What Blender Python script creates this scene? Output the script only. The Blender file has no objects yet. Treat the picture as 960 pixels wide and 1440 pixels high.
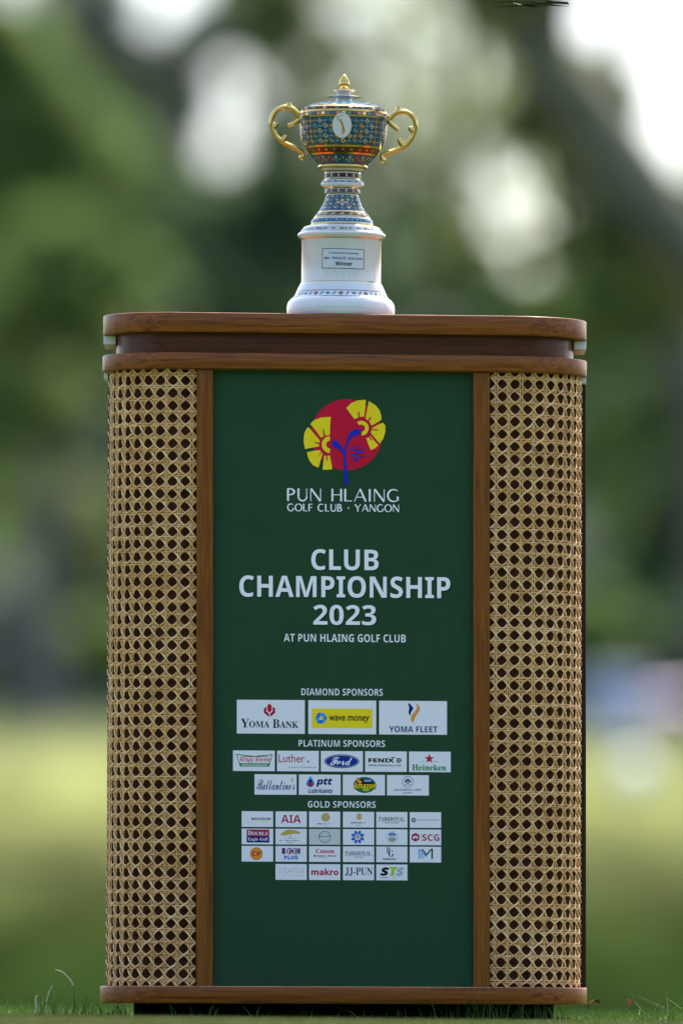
import bpy, math, random
import numpy as np
from mathutils import Vector, Matrix
from mathutils.geometry import tessellate_polygon
random.seed(7); RNG = np.random.default_rng(7)
sc = bpy.context.scene
COL = sc.collection

# ------------------------------------------------------------------ camera
D = 16.0                      # camera to podium front
S = 0.00117                   # metres per photo pixel at the podium
ZC = 704 * S                  # height of the picture centre at the podium
ZCAM = ZC - 670 * S           # a very low camera
ROLL = 0.0032
SHEAR = 0.0072                # the podium is a little out of square
cam = bpy.data.cameras.new('camera'); co = bpy.data.objects.new('camera', cam); COL.objects.link(co)
cam.sensor_fit = 'VERTICAL'; cam.sensor_height = 36.0
cam.lens = 36.0 * math.hypot(D, ZC - ZCAM) / (1440 * S)
tilt = math.atan2(ZC - ZCAM, D)
co.matrix_world = Matrix.Translation((0, -D, ZCAM)) @ Matrix.Rotation(math.pi / 2 + tilt, 4, 'X') @ Matrix.Rotation(ROLL, 4, 'Z')
cam.clip_start = 0.1; cam.clip_end = 3000
cam.dof.use_dof = True; cam.dof.focus_distance = D + 0.0
cam.dof.aperture_fstop = 2.3
cam.dof.aperture_blades = 0
sc.camera = co

# ------------------------------------------------------------------ light
SUN_EL, SUN_AZ = math.radians(58), math.radians(20)     # azimuth from +Y towards +X: the sun stands behind the podium
w = bpy.data.worlds.new('World'); sc.world = w; w.use_nodes = True
nt = w.node_tree; bg = nt.nodes['Background']
sky = nt.nodes.new('ShaderNodeTexSky'); sky.sky_type = 'NISHITA'; sky.sun_disc = False
sky.sun_elevation = SUN_EL; sky.sun_rotation = SUN_AZ
sky.air_density = 1.0; sky.dust_density = 4.0; sky.ozone_density = 3.2
nt.links.new(sky.outputs[0], bg.inputs['Color']); bg.inputs['Strength'].default_value = 0.12
sl = bpy.data.lights.new('sun', 'SUN'); so = bpy.data.objects.new('sun', sl); COL.objects.link(so)
sl.energy = 2.4; sl.angle = math.radians(12); sl.color = (1.0, 0.95, 0.86)
sd = Vector((math.sin(SUN_AZ) * math.cos(SUN_EL), math.cos(SUN_AZ) * math.cos(SUN_EL), math.sin(SUN_EL)))
so.rotation_euler = sd.to_track_quat('Z', 'Y').to_euler(); so.location = (0, 0, 60)
vs = sc.view_settings; vs.view_transform = 'Standard'; vs.look = 'None'; vs.gamma = 1; vs.use_curve_mapping = False
vs.exposure = 2.1
cy = sc.cycles
cy.use_denoising = True
cy.max_bounces = 8; cy.transparent_max_bounces = 8; cy.sample_clamp_indirect = 8

# ------------------------------------------------------------------ helpers
def srgb(r, g, b):
    f = lambda c: (c / 255 / 12.92) if c / 255 <= 0.04045 else ((c / 255 + 0.055) / 1.055) ** 2.4
    return (f(r), f(g), f(b), 1)

def tag(o, label=None, cat=None, group=None, kind=None):
    if label: o['label'] = label
    if cat: o['category'] = cat
    if group: o['group'] = group
    if kind: o['kind'] = kind
    return o

def empty(name, loc=(0, 0, 0)):
    o = bpy.data.objects.new(name, None); COL.objects.link(o); o.location = loc; o.empty_display_size = 0.1
    return o

class MB:
    def __init__(s): s.v = []; s.f = []; s.m = []; s.mats = []; s.smooth = []
    def mi(s, mat):
        if mat not in s.mats: s.mats.append(mat)
        return s.mats.index(mat)
    def add(s, vs, fs, mat, smooth=False):
        b = len(s.v); s.v += [tuple(v) for v in vs]; k = s.mi(mat)
        for f in fs: s.f.append(tuple(i + b for i in f)); s.m.append(k); s.smooth.append(smooth)
    def box(s, x0, x1, y0, y1, z0, z1, mat, fn=None):
        vs = [(x, y, z) for z in (z0, z1) for y in (y0, y1) for x in (x0, x1)]
        if fn: vs = [fn(*v) for v in vs]
        s.add(vs, [(0, 2, 3, 1), (4, 5, 7, 6), (0, 1, 5, 4), (2, 6, 7, 3), (0, 4, 6, 2), (1, 3, 7, 5)], mat)
    def tube(s, pts, rad, mat, n=10, cap=True):
        pts = [Vector(p) for p in pts]; N = len(pts)
        rad = rad if isinstance(rad, (list, tuple)) else [rad] * N
        vs = []; fs = []
        t0 = (pts[1] - pts[0]).normalized()
        up = Vector((0, 1, 0)) if abs(t0.y) < 0.9 else Vector((1, 0, 0))
        for i, p in enumerate(pts):
            t = (pts[min(i + 1, N - 1)] - pts[max(i - 1, 0)]).normalized()
            a = t.cross(up)
            if a.length < 1e-5: a = t.orthogonal()
            a.normalize(); b = a.cross(t).normalized(); up = b if abs(b.dot(up)) > 0 else up
            if b.dot(up) < 0: a, b = -a, -b
            up = b
            for k in range(n):
                q = 2 * math.pi * k / n
                vs.append(p + (a * math.cos(q) + b * math.sin(q)) * rad[i])
        for i in range(N - 1):
            for k in range(n):
                fs.append((i * n + k, i * n + (k + 1) % n, (i + 1) * n + (k + 1) % n, (i + 1) * n + k))
        if cap: fs += [tuple(range(n - 1, -1, -1)), tuple((N - 1) * n + k for k in range(n))]
        s.add(vs, fs, mat, True)
    def lathe(s, prof, mat, n=64, c=(0, 0), z0=0.0, smooth=True):
        vs = []; fs = []
        for r, z in prof:
            for k in range(n):
                a = 2 * math.pi * k / n
                vs.append((c[0] + r * math.cos(a), c[1] + r * math.sin(a), z0 + z))
        for i in range(len(prof) - 1):
            for k in range(n):
                fs.append((i * n + k, i * n + (k + 1) % n, (i + 1) * n + (k + 1) % n, (i + 1) * n + k))
        s.add(vs, fs, mat, smooth)
    def build(s, name, parent=None, bevel=0, recalc=False):
        me = bpy.data.meshes.new(name); me.from_pydata(s.v, [], s.f)
        for m in s.mats: me.materials.append(m)
        me.polygons.foreach_set('material_index', s.m); me.polygons.foreach_set('use_smooth', s.smooth); me.update()
        if recalc:
            import bmesh
            bm = bmesh.new(); bm.from_mesh(me); bmesh.ops.recalc_face_normals(bm, faces=bm.faces); bm.to_mesh(me); bm.free()
        o = bpy.data.objects.new(name, me); COL.objects.link(o)
        if parent: o.parent = parent; o.matrix_parent_inverse = Matrix.Translation(-parent.location) if parent.type == 'EMPTY' and False else Matrix()
        if any(s.smooth) and not bevel: me.set_sharp_from_angle(angle=math.radians(50))
        if bevel:
            b = o.modifiers.new('bevel', 'BEVEL'); b.width = bevel; b.segments = 3; b.limit_method = 'ANGLE'; b.angle_limit = math.radians(40)
        return o

def catmull(P, n=8):
    P = [Vector(p) for p in P]; Q = [P[0] * 2 - P[1]] + P + [P[-1] * 2 - P[-2]]; out = []
    for i in range(1, len(Q) - 2):
        for k in range(n):
            t = k / n; a, b, c, d = Q[i - 1:i + 3]
            out.append(0.5 * (2 * b + (c - a) * t + (2 * a - 5 * b + 4 * c - d) * t * t + (3 * b - a - 3 * c + d) * t ** 3))
    return out + [P[-1]]

# ------------------------------------------------------------------ materials
def mat(name, col, rough=0.5, metal=0.0, spec=0.5, coat=0.0, coat_rough=0.1):
    m = bpy.data.materials.new(name); m.use_nodes = True; p = m.node_tree.nodes['Principled BSDF']
    p.inputs['Base Color'].default_value = col if len(col) == 4 else (*col, 1); p.inputs['Roughness'].default_value = rough
    p.inputs['Metallic'].default_value = metal; p.inputs['Specular IOR Level'].default_value = spec
    p.inputs['Coat Weight'].default_value = coat; p.inputs['Coat Roughness'].default_value = coat_rough
    return m

def noise_col(m, stops, scale=(1, 1, 1), nscale=5, detail=6, rough=0.6, bump=0, coords='Object', distort=0.0, fac_rough=None):
    nt = m.node_tree; p = nt.nodes['Principled BSDF']; N = nt.nodes.new; L = nt.links.new
    tc = N('ShaderNodeTexCoord'); mp = N('ShaderNodeMapping'); mp.inputs['Scale'].default_value = scale
    nz = N('ShaderNodeTexNoise'); nz.inputs['Scale'].default_value = nscale; nz.inputs['Detail'].default_value = detail
    nz.inputs['Roughness'].default_value = rough; nz.inputs['Distortion'].default_value = distort
    rp = N('ShaderNodeValToRGB')
    el = rp.color_ramp.elements
    while len(el) < len(stops): el.new(0.5)
    for e, (pos, c) in zip(el, stops): e.position = pos; e.color = c if len(c) == 4 else (*c, 1)
    L(tc.outputs[coords], mp.inputs[0]); L(mp.outputs[0], nz.inputs['Vector']); L(nz.outputs['Fac'], rp.inputs[0])
    L(rp.outputs[0], p.inputs['Base Color'])
    if bump:
        b = N('ShaderNodeBump'); b.inputs['Strength'].default_value = bump; b.inputs['Distance'].default_value = 0.002
        L(nz.outputs['Fac'], b.inputs['Height']); L(b.outputs[0], p.inputs['Normal'])
    if fac_rough:
        mr = N('ShaderNodeMapRange'); mr.inputs['To Min'].default_value = fac_rough[0]; mr.inputs['To Max'].default_value = fac_rough[1]
        L(nz.outputs['Fac'], mr.inputs[0]); L(mr.outputs[0], p.inputs['Roughness'])
    return m

def wood(name, dark, light, axis, rough=(0.28, 0.45)):
    sc3 = {'x': (1.2, 22, 30), 'z': (30, 22, 1.2)}[axis]
    m = mat(name, (0.1, 0.05, 0.02), 0.35, spec=0.15, coat=0.16, coat_rough=0.16)
    mid = tuple((a + b) / 2 for a, b in zip(dark, light))
    noise_col(m, [(0.3, dark), (0.5, mid), (0.72, light)], sc3, 6, 8, 0.65, bump=0.25, distort=0.6, fac_rough=rough)
    return m
WOOD_X = wood('teak_horizontal', (0.085, 0.020, 0.003), (0.32, 0.096, 0.010), 'x')
WOOD_Z = wood('teak_vertical', (0.10, 0.026, 0.003), (0.30, 0.096, 0.011), 'z')
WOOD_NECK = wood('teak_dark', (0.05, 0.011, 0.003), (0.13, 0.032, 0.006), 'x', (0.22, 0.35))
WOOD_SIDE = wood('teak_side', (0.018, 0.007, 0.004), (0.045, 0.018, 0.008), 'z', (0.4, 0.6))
BACK = noise_col(mat('cane_backing', (0.03, 0.015, 0.01), 0.9, spec=0.03), [(0.3, (0.050, 0.021, 0.011)), (0.7, (0.10, 0.043, 0.023))], nscale=30)
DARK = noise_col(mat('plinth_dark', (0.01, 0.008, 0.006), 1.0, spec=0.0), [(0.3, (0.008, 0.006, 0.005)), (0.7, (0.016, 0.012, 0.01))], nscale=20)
WHITE_BOARD = noise_col(mat('white_board', (0.8, 0.8, 0.8), 0.5), [(0.3, (0.74, 0.74, 0.75)), (0.7, (0.84, 0.84, 0.84))], nscale=25)
CANES = []
for q, (r_, g_, b_) in enumerate(((.80, .44, .165), (.70, .36, .12), (.86, .53, .235), (.62, .31, .10), (.76, .42, .175))):
    CANES.append(noise_col(mat('cane', (r_, g_, b_), 0.42, spec=0.35), [(0.25, (r_ * .55, g_ * .48, b_ * .4)), (0.5, (r_, g_, b_)), (0.78, (min(.9, r_ * 1.2), g_ * 1.3, b_ * 1.5))], (1, 1, 1), 26 + 9 * q, 5, 0.7, bump=0.15))

# ------------------------------------------------------------------ design pixels -> podium metres
def X(px, py=720): return (px - 480 + (py - 720) * ROLL) * S
def Z(py): return ZC - (py - 720) * S
def warp(x, y, z): return (x, y, z - SHEAR * x * z)
def Wp(px, py, y=0.0): return warp(X(px, py), y, Z(py))

# ------------------------------------------------------------------ ground
def ground_z(x, y):
    z = -0.011 - 0.0075 * max(-3, min(3, x)) * max(0, min(1, (8 - y) / 5))
    if y < -1.6: z -= 0.30 * (1 - math.cos(min(1, (-1.6 - y) / 13) * math.pi)) / 2
    if y > 2.5:
        z += -0.10 * (1 - math.cos(min(1, (y - 2.5) / 8) * math.pi)) / 2
    if y > 12:
        t = y - 12
        z += 0.0425 * t - 0.10 * (1 - math.exp(-t / 3)) if y < 80 else 0.0425 * 68 - 0.1 + 0.012 * (y - 80)
        z += 0.10 * math.sin(x * 0.21 + 1) * min(1, t / 20) * 0.5
    return z
g = MB()
xs = sorted(set([-900, -500, -250, -130, -70] + [i * 2.0 for i in range(-24, 25)] + [70, 130, 250, 500, 900]))
ys = [-300, -120, -60, -40, -30, -24, -20, -18, -16, -14, -12, -10, -8, -7, -6, -5, -4.5, -4, -3.5, -3, -2.5, -2, -1.6, -1, 0, 1, 2, 2.5] + [3 + i * 0.75 for i in range(12)] + [12 + i * 1.5 for i in range(46)] + [82, 90, 100, 120, 150, 200, 300, 500, 900, 1500]
gv = [(x, y, ground_z(x, y)) for y in ys for x in xs]; nx = len(xs)
gf = [(j * nx + i, j * nx + i + 1, (j + 1) * nx + i + 1, (j + 1) * nx + i) for j in range(len(ys) - 1) for i in range(nx - 1)]
GM = mat('turf', (0.1, 0.15, 0.04), 1.0, spec=0.0)
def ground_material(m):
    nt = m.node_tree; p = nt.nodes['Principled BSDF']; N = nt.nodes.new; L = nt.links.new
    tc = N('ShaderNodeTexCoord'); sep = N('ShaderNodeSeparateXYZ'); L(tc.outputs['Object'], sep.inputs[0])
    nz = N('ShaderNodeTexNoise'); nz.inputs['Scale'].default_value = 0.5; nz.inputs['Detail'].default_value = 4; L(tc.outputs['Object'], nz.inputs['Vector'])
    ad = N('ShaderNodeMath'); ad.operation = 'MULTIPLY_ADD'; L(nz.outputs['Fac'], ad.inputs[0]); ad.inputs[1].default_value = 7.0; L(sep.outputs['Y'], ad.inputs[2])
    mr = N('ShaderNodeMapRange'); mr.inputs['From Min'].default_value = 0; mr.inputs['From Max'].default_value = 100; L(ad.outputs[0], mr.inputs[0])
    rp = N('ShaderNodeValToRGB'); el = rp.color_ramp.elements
    stops = [(0.05, (0.07, 0.09, 0.026)), (0.085, (0.022, 0.040, 0.010)), (0.225, (0.012, 0.022, 0.005)), (0.285, (0.026, 0.036, 0.010)),  # darkest stops paint tree shade into the turf behind the podium
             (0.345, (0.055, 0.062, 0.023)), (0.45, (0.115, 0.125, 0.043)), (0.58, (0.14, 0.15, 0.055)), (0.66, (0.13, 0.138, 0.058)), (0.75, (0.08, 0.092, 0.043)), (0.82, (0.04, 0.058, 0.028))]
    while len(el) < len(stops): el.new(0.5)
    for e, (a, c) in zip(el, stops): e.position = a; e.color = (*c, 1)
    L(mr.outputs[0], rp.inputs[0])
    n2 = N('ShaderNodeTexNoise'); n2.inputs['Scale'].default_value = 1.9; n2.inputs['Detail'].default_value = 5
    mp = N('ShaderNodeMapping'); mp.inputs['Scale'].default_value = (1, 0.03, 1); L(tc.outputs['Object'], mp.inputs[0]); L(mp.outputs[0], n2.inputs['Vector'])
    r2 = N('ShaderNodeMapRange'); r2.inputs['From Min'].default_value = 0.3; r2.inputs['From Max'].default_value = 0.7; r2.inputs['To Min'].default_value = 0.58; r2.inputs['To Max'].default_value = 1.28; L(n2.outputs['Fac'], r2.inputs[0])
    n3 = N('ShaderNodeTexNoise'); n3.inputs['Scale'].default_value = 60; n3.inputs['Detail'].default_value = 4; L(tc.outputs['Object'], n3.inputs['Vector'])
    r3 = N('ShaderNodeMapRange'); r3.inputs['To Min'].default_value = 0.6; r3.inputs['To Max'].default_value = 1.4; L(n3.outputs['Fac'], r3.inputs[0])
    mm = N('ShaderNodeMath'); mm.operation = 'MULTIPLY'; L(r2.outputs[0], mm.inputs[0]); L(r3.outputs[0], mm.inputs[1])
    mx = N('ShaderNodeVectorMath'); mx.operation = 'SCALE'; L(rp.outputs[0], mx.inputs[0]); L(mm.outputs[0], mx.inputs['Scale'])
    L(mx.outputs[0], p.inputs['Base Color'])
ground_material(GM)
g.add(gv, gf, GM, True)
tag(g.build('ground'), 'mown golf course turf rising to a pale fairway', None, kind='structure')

# ------------------------------------------------------------------ fast quads (leaves, grass blades)
def mesh_np(name, verts, nper, mats, tint=None, midx=None, parent=None, smooth=False):
    """verts (N, nper, 3): N separate polygons"""
    n = len(verts); me = bpy.data.meshes.new(name)
    me.vertices.add(n * nper); me.vertices.foreach_set('co', np.ascontiguousarray(verts, dtype=np.float32).ravel())
    me.loops.add(n * nper); me.loops.foreach_set('vertex_index', np.arange(n * nper, dtype=np.int32))
    me.polygons.add(n); me.polygons.foreach_set('loop_start', np.arange(0, n * nper, nper, dtype=np.int32))
    try: me.polygons.foreach_set('loop_total', np.full(n, nper, dtype=np.int32))
    except Exception: pass
    for m in mats: me.materials.append(m)
    if midx is not None: me.polygons.foreach_set('material_index', midx.astype(np.int32))
    me.update(calc_edges=True)
    if tint is not None:
        at = me.attributes.new('tint', 'FLOAT', 'FACE'); at.data.foreach_set('value', tint.astype(np.float32))
    o = bpy.data.objects.new(name, me); COL.objects.link(o)
    if parent: o.parent = parent
    return o

def leaf_mat(name, dark, light, trans=0.35, rough=0.5):
    m = bpy.data.materials.new(name); m.use_nodes = True; nt = m.node_tree; N = nt.nodes.new; L = nt.links.new
    p = nt.nodes['Principled BSDF']; out = nt.nodes['Material Output']
    at = N('ShaderNodeAttribute'); at.attribute_name = 'tint'
    mx = N('ShaderNodeMix'); mx.data_type = 'RGBA'; L(at.outputs['Fac'], mx.inputs[0]); mx.inputs[6].default_value = (*dark, 1); mx.inputs[7].default_value = (*light, 1)
    L(mx.outputs[2], p.inputs['Base Color']); p.inputs['Roughness'].default_value = rough; p.inputs['Specular IOR Level'].default_value = 0.1
    t = N('ShaderNodeBsdfTranslucent'); L(mx.outputs[2], t.inputs[0]); ms = N('ShaderNodeMixShader'); ms.inputs[0].default_value = trans
    L(p.outputs[0], ms.inputs[1]); L(t.outputs[0], ms.inputs[2]); L(ms.outputs[0], out.inputs['Surface'])
    return m

# ------------------------------------------------------------------ podium
podium = empty('podium'); 
tag(podium, 'wooden podium with woven cane sides and green championship banner, standing on the turf', 'podium')
R_C = 0.115
def outline(xl, xr, yf, R, depth, n=14, back_l=None, back_r=None):
    """plan: back-left -> front-left arc -> front -> front-right arc -> back-right"""
    pts = [(xl, yf + depth)]
    for k in range(n + 1):
        a = math.pi / 2 * k / n
        pts.append((xl + R - R * math.cos(a), yf + R - R * math.sin(a)))
    for k in range(n + 1):
        a = math.pi / 2 * (1 - k / n)
        pts.append((xr - R + R * math.cos(a), yf + R - R * math.sin(a)))
    pts.append((xr, yf + depth)); return pts
def slab(name, pts, py0, py1, m, bevel=0.0015, subdiv=True):
    b = MB(); n = len(pts); z0, z1 = Z(py1), Z(py0)
    vs = [warp(x, y, z0) for x, y in pts] + [warp(x, y, z1) for x, y in pts]
    fs = [(i, (i + 1) % n, n + (i + 1) % n, n + i) for i in range(n)]
    b.add(vs, fs, m, True); b.add([], [], m)
    k = len(b.f)
    b.f.append(tuple(range(n - 1, -1, -1))); b.f.append(tuple(range(n, 2 * n))); b.m += [0, 0]; b.smooth += [False, False]
    o = b.build(name, podium, bevel)
    return o
slab('cap_moulding', outline(X(143, 450), X(826.5, 450), -0.012, 0.125, 0.36), 441.5, 469, WOOD_X, 0.002)
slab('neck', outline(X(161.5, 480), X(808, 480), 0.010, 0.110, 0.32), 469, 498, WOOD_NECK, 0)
slab('upper_rail', outline(X(142, 508), X(827, 508), -0.012, 0.125, 0.355), 498, 520.5, WOOD_X, 0.0018)
slab('base_moulding', outline(X(139.5, 1398), X(826, 1398), -0.012, 0.12, 0.355), 1387, 1410.5, WOOD_X, 0.0018)
for (a0, a1) in ((143.5, 161), (808.5, 826)):
    b = MB(); b.box(X(a0, 480), X(a1, 480), 0.105, 0.24, Z(481.5), Z(469.4), WHITE_BOARD, warp)
    b.build('spacer_board', podium, 0.0012)
for (a0, a1) in ((144, 150), (817.5, 826)):
    b = MB(); b.box(X(a0, 525), X(a1, 525), 0.112, 0.2, Z(529.5), Z(520.9), WHITE_BOARD, warp)
    b.build('spacer_board', podium, 0.001)
# plinth under the base
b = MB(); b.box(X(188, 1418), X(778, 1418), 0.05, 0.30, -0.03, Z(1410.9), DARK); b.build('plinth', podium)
# backing body behind the cane and banner
def body():
    b = MB(); pts = outline(X(152, 950) + 0.010, X(816.5, 950) - 0.010, 0.014, R_C - 0.010, 0.31)
    n = len(pts); z0, z1 = Z(1386.6), Z(520.9)
    b.add([warp(x, y, z0) for x, y in pts] + [warp(x, y, z1) for x, y in pts], [(i, (i + 1) % n, n + (i + 1) % n, n + i) for i in range(n - 1)], BACK, True)
    b.build('backing_panel', podium)
body()
for a0, a1 in ((149.8, 153.5), (815.5, 826)):
    b = MB()
    z0, z1 = Z(1386.5), Z(530 if a0 < 400 else 530)
    xa0, xa1 = X(a0, 530) + (0 if a0 < 400 else -0.03), X(a1, 530) + (0.03 if a0 < 400 else 0); d = 860 * S * ROLL
    vs = []
    for z, sh in ((z0, 0.0024 if a0 > 400 else 0.0016), (z1, 0)):
        for y in (0.122, 0.325):
            for x in (xa0 + sh, xa1 + sh): vs.append(warp(x, y, z))
    b.add(vs, [(0, 2, 3, 1), (4, 5, 7, 6), (0, 1, 5, 4), (2, 6, 7, 3), (0, 4, 6, 2), (1, 3, 7, 5)], WOOD_SIDE)
    b.build('side_panel', podium, 0.001)
# posts
for a0, a1 in ((276.3, 299.7), (664.8, 688.2)):
    b = MB(); vs = []
    for py in (1386.6, 520.9):
        for y in (-0.003, 0.016):
            for a in (a0, a1): vs.append(Wp(a, py, y))
    b.add(vs, [(0, 2, 3, 1), (4, 5, 7, 6), (0, 1, 5, 4), (2, 6, 7, 3), (0, 4, 6, 2), (1, 3, 7, 5)], WOOD_Z)
    b.build('post', podium, 0.0015)

# ---- woven cane
PITCH = 17.72 * S
def cane(side):
    if side < 0: xin, xout = X(276.6, 950), X(152.3, 950)
    else: xin, xout = X(687.9, 950), X(816.2, 950)
    flat = abs(xout - xin) - R_C; LEN = flat + R_C * math.radians(84)
    def pos(a, z, n):
        if a <= flat: x, y, nx_, ny_ = xin + side * a, 0.004, 0, -1
        else:
            q = (a - flat) / R_C
            x = xin + side * (flat + R_C * math.sin(q)); y = 0.004 + R_C * (1 - math.cos(q)); nx_, ny_ = side * math.sin(q), -math.cos(q)
        return warp(x + nx_ * n, y + ny_ * n, z)
    z0, z1 = Z(1386.8), Z(520.6); H = z1 - z0
    b = MB()
    def strand(path, hw, th):
        # path: list of (a, z, n); flattened half-round ribbon
        vs = []; N = len(path); fs = []
        for i, (a, z, n) in enumerate(path):
            a2, z2, _ = path[min(i + 1, N - 1)]; a1, z1_, _ = path[max(i - 1, 0)]
            da, dz = a2 - a1, z2 - z1_; l = math.hypot(da, dz) or 1; pa, pz = -dz / l, da / l
            for t, h in ((-1, 0), (-0.6, 0.75), (0, 1), (0.6, 0.75), (1, 0)):
                vs.append(pos(a + pa * hw * t, z + pz * hw * t, n + th * h))
        for i in range(N - 1):
            for k in range(4): fs.append((i * 5 + k, i * 5 + k + 1, (i + 1) * 5 + k + 1, (i + 1) * 5 + k))
        b.add(vs, fs, CANES[random.randrange(5)], True)
    off = 0.45
    step = PITCH / 6
    jit = lambda s: random.gauss(0, s)
    # verticals in pairs
    k = 0
    while (k + off) * PITCH < LEN:
        for e in (-1, 1):
            a0 = (k + off) * PITCH + e * 0.0015 + jit(0.0002)
            if 0 < a0 < LEN:
                ph = random.random() * 6; M = int(H / step)
                strand([(a0 + 0.00035 * math.sin(i * 0.13 + ph), z0 + H * i / M, 0.0006 + e * 0.0004 * math.cos(math.pi * (H * i / M) / PITCH)) for i in range(M + 1)], random.uniform(0.0009, 0.0012), 0.0010)
        k += 1
    # horizontals in pairs
    j = 0
    while (j + off) * PITCH < H:
        for e in (-1, 1):
            zz = z0 + (j + off) * PITCH + e * 0.0015 + jit(0.00025)
            if z0 < zz < z1:
                ph = random.random() * 6; M = int(LEN / step) + 1; sl_ = jit(0.002)
                strand([(LEN * i / M, zz + sl_ * LEN * i / M + 0.0003 * math.sin(i * 0.4 + ph), 0.0012 + e * 0.0007 * math.cos(math.pi * (LEN * i / M - off * PITCH) / PITCH)) for i in range(M + 1)], random.uniform(0.0009, 0.0012), 0.0010)
        j += 1
    # diagonals both ways, half a pitch off the crossings
    for sg in (1, -1):
        n = -60
        while n < 70:
            c = (n + 0.5) * PITCH + 2 * off * PITCH * (1 if sg > 0 else 0)
            # sg=+1: a + h = c ; sg=-1: a - h = c
            lo = 0.0; hi = LEN
            if sg > 0: lo = max(lo, c - H); hi = min(hi, c)
            else: lo = max(lo, c); hi = min(hi, c + H)
            if hi - lo > 0.003:
                M = max(2, int((hi - lo) * 1.414 / step)); jn = jit(0.0005)
                P = []
                for i in range(M + 1):
                    a = lo + (hi - lo) * i / M; h = (c - a) if sg > 0 else (a - c)
                    bow = 0.00075 * math.sin(2 * math.pi * (a / PITCH - off))
                    P.append((min(LEN, max(0, a - bow)), z0 + h + jn - sg * bow, 0.0019 + 0.0019 * sg * side * math.cos(2 * math.pi * (a - off * PITCH) / PITCH)))
                strand(P, random.uniform(0.00135, 0.0017), 0.0013)
            n += 1
    b.build('cane_panel', podium)
cane(-1); cane(1)

# ------------------------------------------------------------------ banner and its printing
def ink(name, rgb, rough=0.6): return mat(name, srgb(*rgb), rough, spec=0.14)
I_GREEN = mat('banner_green', (0.017, 0.078, 0.031, 1), 0.6, spec=0.12)
noise_col(I_GREEN, [(0.3, (0.0165, 0.054, 0.021)), (0.7, (0.0205, 0.066, 0.027))], nscale=7, detail=9, rough=0.82)
I_WHITE = mat('ink_white', (0.92, 0.87, 0.86), 0.5, spec=0.35)
I_CARD = mat('card_white', (0.86, 0.80, 0.80), 0.5, spec=0.35)
I_CREAM = mat('card_cream', (0.62, 0.62, 0.58), 0.5, spec=0.35)
I_RED = ink('ink_red', (205, 18, 52)); I_YEL = ink('ink_yellow', (250, 215, 30)); I_BLUE = ink('ink_blue', (16, 45, 175))
I_NAVY = ink('ink_navy', (18, 28, 105)); I_BLACK = ink('ink_black', (18, 18, 24)); I_SHAD = ink('ink_deep_green', (14, 38, 24))
I_ORANGE = ink('ink_orange', (240, 150, 40)); I_GRN2 = ink('ink_leaf', (20, 130, 65)); I_MAR = ink('ink_maroon', (178, 24, 62))
I_GREY = ink('ink_grey', (110, 114, 125)); I_GOLD = ink('ink_gold', (200, 165, 80)); I_SKY = ink('ink_sky', (60, 160, 225)); I_LIME = ink('ink_lime', (160, 205, 40))
I_PALE = ink('ink_pale_grey', (176, 176, 196)); I_TAN = ink('ink_tan', (205, 198, 178))
YB = 0.009
b = MB(); b.add([Wp(299.9, 1386.4, YB), Wp(664.6, 1386.4, YB), Wp(664.6, 521, YB), Wp(299.9, 521, YB),
                 Wp(299.9, 1386.4, YB + .004), Wp(664.6, 1386.4, YB + .004), Wp(664.6, 521, YB + .004), Wp(299.9, 521, YB + .004)],
                [(0, 1, 2, 3), (7, 6, 5, 4), (0, 4, 5, 1), (1, 5, 6, 2), (2, 6, 7, 3), (3, 7, 4, 0)], I_GREEN)
banner = b.build('banner', podium); 

def bold(s):
    o = ''
    for c in s:
        if 'A' <= c <= 'Z': o += chr(0x1D5D4 + ord(c) - 65)
        elif 'a' <= c <= 'z': o += chr(0x1D5EE + ord(c) - 97)
        elif '0' <= c <= '9': o += chr(0x1D7EC + ord(c) - 48)
        else: o += c
    return o
def serif(s):
    o = ''
    for c in s:
        if 'A' <= c <= 'Z': o += chr(0x1D400 + ord(c) - 65)
        elif 'a' <= c <= 'z': o += chr(0x1D41A + ord(c) - 97)
        elif '0' <= c <= '9': o += chr(0x1D7CE + ord(c) - 48)
        else: o += c
    return o
def script(s):
    o = ''
    for c in s:
        if 'A' <= c <= 'Z': o += chr(0x1D4D0 + ord(c) - 65)
        elif 'a' <= c <= 'z': o += chr(0x1D4EA + ord(c) - 97)
        else: o += c
    return o

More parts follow.
